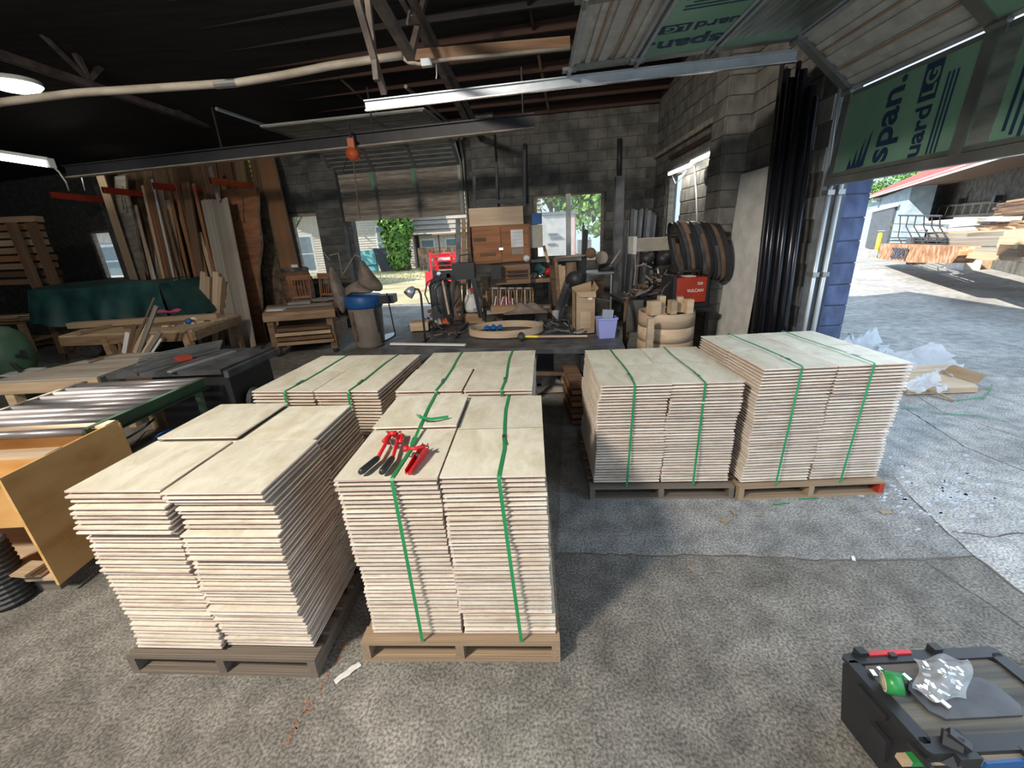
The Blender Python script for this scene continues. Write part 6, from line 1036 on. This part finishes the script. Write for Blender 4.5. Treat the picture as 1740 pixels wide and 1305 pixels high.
T = bx(a.x - .2, a.x + .2, a.y - .1, a.y + .3, 0, b_).build('crate_base', 'oak', None, label='box the white propane tank stands on', cat='box')
for k, (x0, x1, y0, m) in enumerate(((774, 782, 372, 'castiron'), (784, 791, 372, 'oak'), (793, 799, 378, 'walnut'), (819, 828, 470, 'pine'), (829, 833, 470, 'oak'))): MB().prism([at(x0, y0, 7.9), at(x1, y0, 7.9), at(x1 + 2, 534, 7.6), at(x0 + 2, 534, 7.6)], (0, .05, 0)).build('upright_board', m, None, label=('dark grey panel at the right side of the door opening', 'brown board right of the dark grey panel', 'dark board beside the cabinet left edge', 'tan board standing below the cabinet left corner', 'thin board right of the tan one')[k], cat='board')
# ---- right of the cabinet: bench under the window, vice, tubes, grinder
Y = 8.3; T = thing('window_bench', at(920, 480, Y), 'dark bench with small tools beneath the back window left pane', 'bench'); fr(901, 935, 474, 480, Y - .3, .6, 'oak', 'top', T)
for x in (902, 932): a = at(x, 480, Y - .25); bx(a.x, a.x + .05, a.y, a.y + .08, 0, a.z).build('leg', 'steel_dark', T)
for k, (x, y, m) in enumerate(((915, 455, 'teal'), (921, 459, 'teal'), (908, 470, 'track'), (925, 470, 'steel_dark'), (931, 462, 'red'), (912, 472, 'rust'), (918, 470, 'chrome'))): q = at(x, y, Y - .1); MB().lathe([(0, -.06), (.06, -.05), (.07, .02), (.03, .07), (0, .07)], q, 10).build('bench_tool', m, None, True, label='small tool on the dark window bench, %s' % ('teal left one', 'teal right one', 'grey one farthest left', 'black one', 'red one', 'rusty one', 'shiny one')[k], cat='tool')
for k, (x0, y0, x1, y1, w_, m) in enumerate(((936, 440, 944, 520, .09, 'walnut'), (944, 438, 950, 520, .06, 'oak'), (950, 450, 954, 525, .08, 'pine'), (957, 452, 960, 520, .07, 'pine'), (924, 418, 932, 446, .05, 'pine'), (946, 455, 950, 530, .10, 'cherry'))): MB().beam(at(x0, y0, 8.0), at(x1, y1, 7.8), w_, .03, (0, 1, 0)).build('stored_stick', m, None, label='wood stick standing below the back window, %s' % ('dark leftmost', 'second brown', 'tan third', 'tan fourth', 'short slanted one', 'reddish one behind')[k], cat='stick', group='sticks standing under the back window')
Y = 6.9; T = thing('post_vice', V((at(960, 520, Y).x, Y, 0)), 'dark post vice and anvil stand left of the cardboard box', 'vice'); MB().beam(at(970, 470, Y), at(945, 545, Y - .2), .12, .1).build('leg', 'castiron', T); MB().tube([at(970, 478, Y), at(971, 462, Y), at(970, 446, Y)], [.10, .09, .08], 12).build('head', 'rust', T, True); MB().lathe([(0, -.05), (.13, -.04), (.14, 0), (.13, .04), (0, .05)], at(976, 476, Y - .1), 18, (.5, 1, 0)).build('flywheel', 'steel_dark', T, True)
MB().tube([at(943, 438, 7.5), at(1008, 433, 7.5)], .022, 8).build('horizontal_shaft', 'pipe', None, True, 'pale shaft running level below the back window', 'shaft'); MB().lathe([(0, -.04), (.08, -.03), (.09, 0), (.08, .03), (0, .04)], at(1004, 430, 7.45), 16, (.2, 1, 0)).build('round_knob', 'rust', None, True, 'dark reddish round knob over the shaft right end', 'knob')
MB().beam(at(995, 390, 7.6), at(991, 480, 7.6), .08, .06, (0, 1, 0)).build('black_column', 'black', None, label='thick black square tube standing before the window', cat='tube'); MB().tube([at(991, 378, 7.6), at(988, 476, 7.6)], .014, 6).build('thin_rod', 'steel_dark', None, label='thin black rod left of the thick black tube', cat='rod')
Y = 8.2; T = thing('grinder_table', at(1022, 500, Y), 'small metal table carrying a bench grinder', 'table'); fr(998, 1043, 463, 466, Y - .3, .6, 'track', 'top', T)
for x in (1000, 1039): a = at(x, 466, Y - .28); MB().tube([a, (a.x, a.y, 0)], .02, 6).build('leg', 'track', T)
MB().beam(at(1000, 505, Y - .28), at(1038, 512, Y - .28), .03, .03).build('brace', 'track', T); fr(1003, 1025, 478, 510, Y - .1, .3, 'rust', 'drum_below', None, label='rusty canister under the grinder table', cat='canister')
T = thing('bench_grinder', at(1030, 455, Y), 'black bench grinder motor on the small metal table', 'grinder'); MB().lathe([(0, -.14), (.07, -.13), (.09, -.05), (.09, .05), (.07, .13), (0, .14)], at(1029, 456, Y - .1), 16, (1, -.3, 0)).build('motor', 'black', T, True); MB().lathe([(0, 0), (.12, 0), (.12, .03), (0, .03)], at(1022, 438, Y + .1), 18, (.2, -1, 0)).build('disc', 'barrel', T); MB().beam(at(1036, 452, Y - .1), at(1054, 425, Y), .03, .02).build('lever', 'pipe', T)
MB().tube([bw(1053, 236, .06), bw(1052, 300, .06)], .05, 8).build('black_pipe', 'steel_dark', None, True, 'black vertical pipe high on the back wall by the corner', 'pipe'); T = MB().beam(at(1053, 300, 8.6), at(1047, 508, 8.4), .16, .12, (0, 1, 0)).build('steel_column', 'castiron', None, label='grey steel column between grinder table and corner', cat='column'); MB().tube([bw(892, 244, .1), bw(895, 345, .1)], .03, 6).build('wall_conduit', 'steel_dark', None, True, 'thin black conduit on the back wall above the cabinet', 'conduit')
for k in range(10): x = 1058 + k * 5.2; a, b2 = at(x + 6 + U(0, 4), 330 + k * 4 if k > 5 else 362 + U(-10, 20), 9.0), at(x - 4 + U(-2, 2), 505, 8.7); MB().beam(a, b2, U(.05, .10), .05, (0, 1, 0)).build('leaning_steel', 'castiron' if k % 2 else 'steel_dark', None, label='dark steel bar leaning in the far corner, %s from the left' % ('first second third fourth fifth sixth seventh eighth ninth tenth'.split()[k]), cat='bar', group='steel bars in the far corner')
# ---- right wall: radial saw, blades, welder, clutter
Y = 6.6; T = thing('radial_arm_saw', at(1112, 440, Y), 'beige radial arm saw head below the tall side window', 'saw'); fr(1079, 1147, 404, 426, Y, .25, 'ash', 'arm', T); fr(1076, 1082, 402, 432, Y - .02, .28, 'whitep', 'end_cap', T)
for (x, w_) in ((1100, .12), (1127, .12)): MB().tube([at(x, 430, Y + .1), at(x, 450, Y + .1)], w_, 14).build('motor', 'steel_dark', T, True)
MB().tube([at(1108, 430, Y + .2), at(1107, 500, Y + .2)], .045, 10).build('column', 'castiron', T, True); MB().tube([at(1115, 428, Y + .2), at(1114, 500, Y + .2)], .03, 10).build('column', 'castiron', T, True)
MB().beam(at(1082, 452, Y), at(1110, 446, Y), .02, .02).beam(at(1092, 447, Y), at(1107, 455, Y), .02, .02).build('crank_handle', 'pipe', T); MB().tube([at(1079, 432, Y), at(1080, 460, Y), at(1077, 485, Y)], .01, 6).build('cable', 'pipe', T)
a = rw(1106, 338, .05); MB().beam((a.x, a.y, 0), a, .12, .05, (0, 1, 0)).build('tall_wood', 'grey_wood', None, label='brown upright board left of the tall side window', cat='board')
fr(1060, 1092, 511, 565, 5.9, .02, 'stile', 'grey_plate', None, label='upright grey plate left of the coopered ring', cat='plate'); q = at(1063, 545, 5.85); MB().lathe([(.28, 0), (.33, 0), (.33, .04), (.28, .04), (.28, 0)], q, 24, (1, -.4, 0)).build('iron_wheel', 'rust', None, True, 'dark iron wheel rim leaning on the grey plate', 'wheel')
for k in range(12):
    x = 1152 + k * 6.3; yc, r = 424 + (k > 8) * 3, .34 + .012 * (k % 3); c = at(x, yc + k * .3, 5.75 - .02 * k); n = 30; b = MB(); tl = (.22 + .02 * U(-1, 1)); w_ = .075
    def ringp(t, o): return c + V((o * .9 + math.sin(t) * -tl * .5 * 0 - math.sin(t) * .10, math.cos(t) * r * .62, math.sin(t) * r * .98))
    vs = []; 
    for i in range(n): t = 2 * math.pi * i / n; vs += [ringp(t, -w_ / 2), ringp(t, w_ / 2)]
    b.add(vs, [(2 * i, 2 * i + 1, 2 * ((i + 1) % n) + 1, 2 * ((i + 1) % n)) for i in range(n)]); o = b.build('band_blade', ('steel_dark', 'castiron', 'rust', 'steel_dark')[k % 4], None, False, 'dark coiled band loop hung on the right wall, %s from the left' % ('first second third fourth fifth sixth seventh eighth ninth tenth eleventh last'.split()[k]), 'band', 'dark band loops on the right wall')
    m = o.modifiers.new('thick', 'SOLIDIFY'); m.thickness = .006
MB().tube([at(1140, 400, 5.75), at(1240, 398, 5.6)], .03, 8).build('blade_peg', 'steel_dark', None, True, 'dark bar the band loops hang from', 'bar')
a, b2 = at(1147, 512, 5.35), at(1198, 512, 5.35); T = thing('welder', V(((a.x + b2.x) / 2, 5.35, 0)), 'red portable welder with white lettering under the band loops', 'welder'); z0, z1 = at(1170, 514, 5.35).z, at(1170, 472, 5.35).z
bx(a.x, b2.x, 5.35, 5.75, z0, z1).build('case', 'reddk', T); bx(a.x - .04, a.x, 5.34, 5.76, z0 - .03, z1 + .02).build('front_bezel', 'black', T); bx(b2.x, b2.x + .03, 5.34, 5.76, z0 - .03, z1 + .02).build('rear_bezel', 'black', T); bx(a.x - .04, b2.x + .03, 5.33, 5.78, z0 - .06, z0 - .01).build('base', 'black', T)
MB().tube([(a.x + .06, 5.5, z1), (a.x + .09, 5.5, z1 + .07), (b2.x - .06, 5.5, z1 + .07), (b2.x - .03, 5.5, z1)], .018, 8).build('top_handle', 'black', T, True); bx(a.x + .14, a.x + .27, 5.42, 5.6, z1 + .002, z1 + .012).build('note_paper', 'paper', T)
text('VULCAN', .052, 'whitep', V((a.x + .14, 5.345, z0 + .13)), (1, 0, 0), (0, 0, 1), T); text('220', .045, 'whitep', V((b2.x - .12, 5.345, z1 - .09)), (1, 0, 0), (0, 0, 1), T)
T = thing('welder_cart', V((a.x + .2, 5.5, 0)), 'dark low cart the red welder stands on', 'cart'); bx(a.x - .1, b2.x + .1, 5.3, 5.9, z0 - .12, z0 - .065).build('tray', 'steel_dark', T)
for x in (a.x - .06, b2.x + .02): bx(x, x + .05, 5.34, 5.4, 0, z0 - .12).build('leg', 'steel_dark', T)
MB().tube([at(1140, 478, 5.3), at(1128, 490, 5.3), at(1120, 510, 5.3), at(1135, 520, 5.3)], .015, 6).build('torch_cable', 'rubber', None, True, 'black torch cable looping left of the welder', 'cable')
T = thing('clutter_bench', at(1105, 520, 6.4), 'bench buried in metal clutter left of the red welder', 'bench'); fr(1058, 1150, 508, 513, 6.3, .8, 'steel_dark', 'top', T)
for x in (1062, 1140): a = at(x, 513, 6.35); bx(a.x, a.x + .06, a.y, a.y + .06, 0, a.z).build('leg', 'steel_dark', T)
zt2 = at(1105, 508, 6.3).z
for k in range(110):
    x = U(1062, 1148); hgt = max(.03, .42 * (1 - abs(x - 1115) / 48)); q = at(x, 505, 6.3 + U(0, .5)); q.z = zt2 + U(0, hgt); d = V((U(-1, 1), U(-.6, .6), U(-.6, .6))).normalized() * U(.03, .13)
    MB().beam(q - d, q + d, U(.015, .05), U(.01, .03)).build('metal_scrap', random.choice(['rust', 'steel_dark', 'castiron', 'grey_wood', 'track', 'rust', 'castiron', 'barrel']), None, label='small scrap piece in the clutter heap left of the welder', cat='scrap', group='scraps heaped left of the welder')
# coopered ring with blocks
c = at(1137, 560, 5.0); zr0, zr1 = .35, at(1137, 536, 4.8).z; T = thing('coopered_ring', (c.x, 5.1, zr0), 'round coopered ring of pale laminated wood behind the third pallet', 'ring'); r = .33; cc2 = V((at(1133, 560, 5.1).x, 5.15, 0)); hz_ = (zr1 - zr0) / 4
for k in range(4): MB().lathe([(r - .03, 0), (r, 0), (r + .004, hz_ * .5), (r, hz_ - .004), (r - .03, hz_ - .004), (r - .03, 0)], cc2 + V((0, 0, zr0 + hz_ * k)), 32).build('laminated_course', 'ringwood' if k % 2 else 'maple', T, True)
bx(cc2.x - .45, cc2.x + .5, 4.9, 5.6, .30, zr0).build('ring_stand', 'oak', None, label='rough low stand under the coopered ring', cat='stand')
for k, (x, wd, y0, y1, ang) in enumerate(((1110, .13, 522, 538, .3), (1122, .07, 517, 536, 0), (1141, .07, 521, 538, .2), (1153, .07, 519, 537, -.3), (1168, .08, 522, 538, .1))):
    a = at(x, y1, 4.93 + .1 * (k % 2)); zz = zr1 + (.15, .19, .15, .17, .15)[k]; MB().obox((a.x, a.y, (zr1 + zz) / 2), (wd / 2 * math.cos(ang), wd / 2 * math.sin(ang), 0), (-.05 * math.sin(ang), .05 * math.cos(ang), 0), (0, 0, (zz - zr1) / 2 + .005)).build('ring_block', 'pine', None, label='pale wood block standing on the coopered ring, %s from the left' % ('first', 'second', 'third', 'fourth', 'fifth')[k], cat='block', group='blocks on the coopered ring')
b2 = at(1106, 541, 4.72); a = V((b2.x - .01, b2.y, 0)); MB().beam(a, b2, .07, .04, (0, 1, 0)).build('upright_block', 'ringwood', None, label='upright pale board standing before the coopered ring', cat='board')
for k in range(9): q = gp(U(1182, 1225), U(552, 575), .45); d = V((U(-1, 1), U(-.4, .4), U(-.1, .1))).normalized() * U(.08, .2); plank('wood_shard', q - d, q + d, .04, .02, random.choice(['pine', 'oak', 'maple', 'cherry']), None, label='wood shard piled right of the coopered ring', cat='shard', group='wood shards by the white board')
q = gp(1205, 572, .42); bx(q.x - .25, q.x + .25, q.y - .1, q.y + .4, 0, .42).build('shard_box', 'cardboard', None, label='brown box beneath the wood shards', cat='box')
# ---- right wall hardware
tubelamp(rw(1137, 296, .12), rw(1175, 280, .12), .022, 'left glowing tube lamp on the right wall'); tubelamp(rw(1176, 276, .12), rw(1222, 255, .12), .022, 'right glowing tube lamp on the right wall, nearer the camera')
for a, b2 in ((rw(1137, 296, .2), rw(1175, 280, .2)), (rw(1176, 276, .2), rw(1222, 255, .2))): lamp('tube_light', 'AREA', 9, (1, .93, .82), (a + b2) / 2, (.25, 0, -1), shape='RECTANGLE', size=.9, size_y=.08)
MB().tube([rw(1180, 282, .03), rw(1183, 330, .03), rw(1184, 380, .03)], .012, 6).build('wall_wire', 'whitep', None, True, 'white wire running down between the two windows', 'wire'); MB().tube([rw(1142, 298, .04), rw(1148, 312, .04), rw(1160, 300, .04), rw(1166, 290, .04)], .01, 6).build('drooping_wire', 'whitep', None, True, 'white wire drooping under the left tube lamp', 'wire')
T = thing('wall_reel', rw(1212, 300, .1), 'dark hose reel with tangled wires on the right wall', 'reel'); MB().lathe([(0, -.08), (.13, -.07), (.15, 0), (.13, .07), (0, .08)], rw(1212, 298, .15), 14, (1, 0, .1)).build('reel', 'black', T, True)
for k in range(6): MB().tube([rw(1216 + k, 262 + k * 3, .06), rw(1212 + k * 2 + U(-4, 4), 300, .12), rw(1216 + U(-5, 5), 325, .12), rw(1214 + U(-4, 6), 345, .08)], .008, 5).build('tangled_wire', 'walnut', T)
for (z0, z1, m) in ((rw(1108, 268).z, rw(1235, 190).z, 'pipe'), (rw(1145, 262).z - .02, 0, 'joist')):
    pass
a, b2 = rw(1108, 270, .05), rw(1238, 190, .05); b2 = V((b2.x, b2.y, a.z)); MB().beam(a, b2, .05, .07).build('wall_ledger', 'pipe', None, label='pale timber ledger high on the right wall', cat='ledger'); a2, b3 = rw(1140, 264, .05), rw(1238, 208, .05); MB().beam(V((a2.x, a2.y, a.z - .18)), V((b3.x, b3.y, a.z - .18)), .05, .06).build('wall_ledger', 'joist', None, label='brown timber ledger just below the pale one', cat='ledger')
q = rw(1160, 385, .1); fr(1153, 1178, 376, 390, 6.6, .05, 'ash', 'wall_control', None, label='small beige control box on the right wall above the bands', cat='box')
# white board leaning by the pilaster
A, B_ = rw(1256, 292, .05), rw(1317, 286, .05); zt_ = (A.z + B_.z) / 2
def foot(p, q, Y):
    for k in range(400):
        t = 1 + k * .01; r_ = at(p[0] + (q[0] - p[0]) * t, p[1] + (q[1] - p[1]) * t, Y)
        if r_.z <= 0: return r_
FA, FB = foot((1256, 292), (1214, 562), A.y), foot((1317, 286), (1267, 567), B_.y)
MB().prism([V((A.x, A.y, zt_)), V((B_.x, B_.y, zt_)), V((FB.x, B_.y, .0)), V((FA.x, A.y, .0))], (.02, 0, 0)).build('white_board', 'white', None, label='tall white melamine board leaning on the right wall', cat='board')
# black pipes and tubes beside the bay door
for k in range(9):
    x = 1308 + k * 7.0; x2 = 1284 + k * 7.0; a = rw(x + 22, 105 + (k % 4) * 14 + (k > 7) * 60, .10 + .05 * (k % 3)); b_ = rw(x2, 560, .18 + .06 * (k % 3)); b_.z = 0
    r_ = (.022, .035, .028, .04)[k % 4]; MB().tube([V((b_.x, b_.y, 0)), V((a.x, a.y, a.z))], r_, 10).build('black_pipe', 'blackpipe' if k % 3 else 'steel_dark', None, True, 'long black pipe leaning by the bay door, %s from the left' % ('first second third fourth fifth sixth seventh eighth ninth tenth eleventh'.split()[k]), 'pipe', 'black pipes beside the bay door')
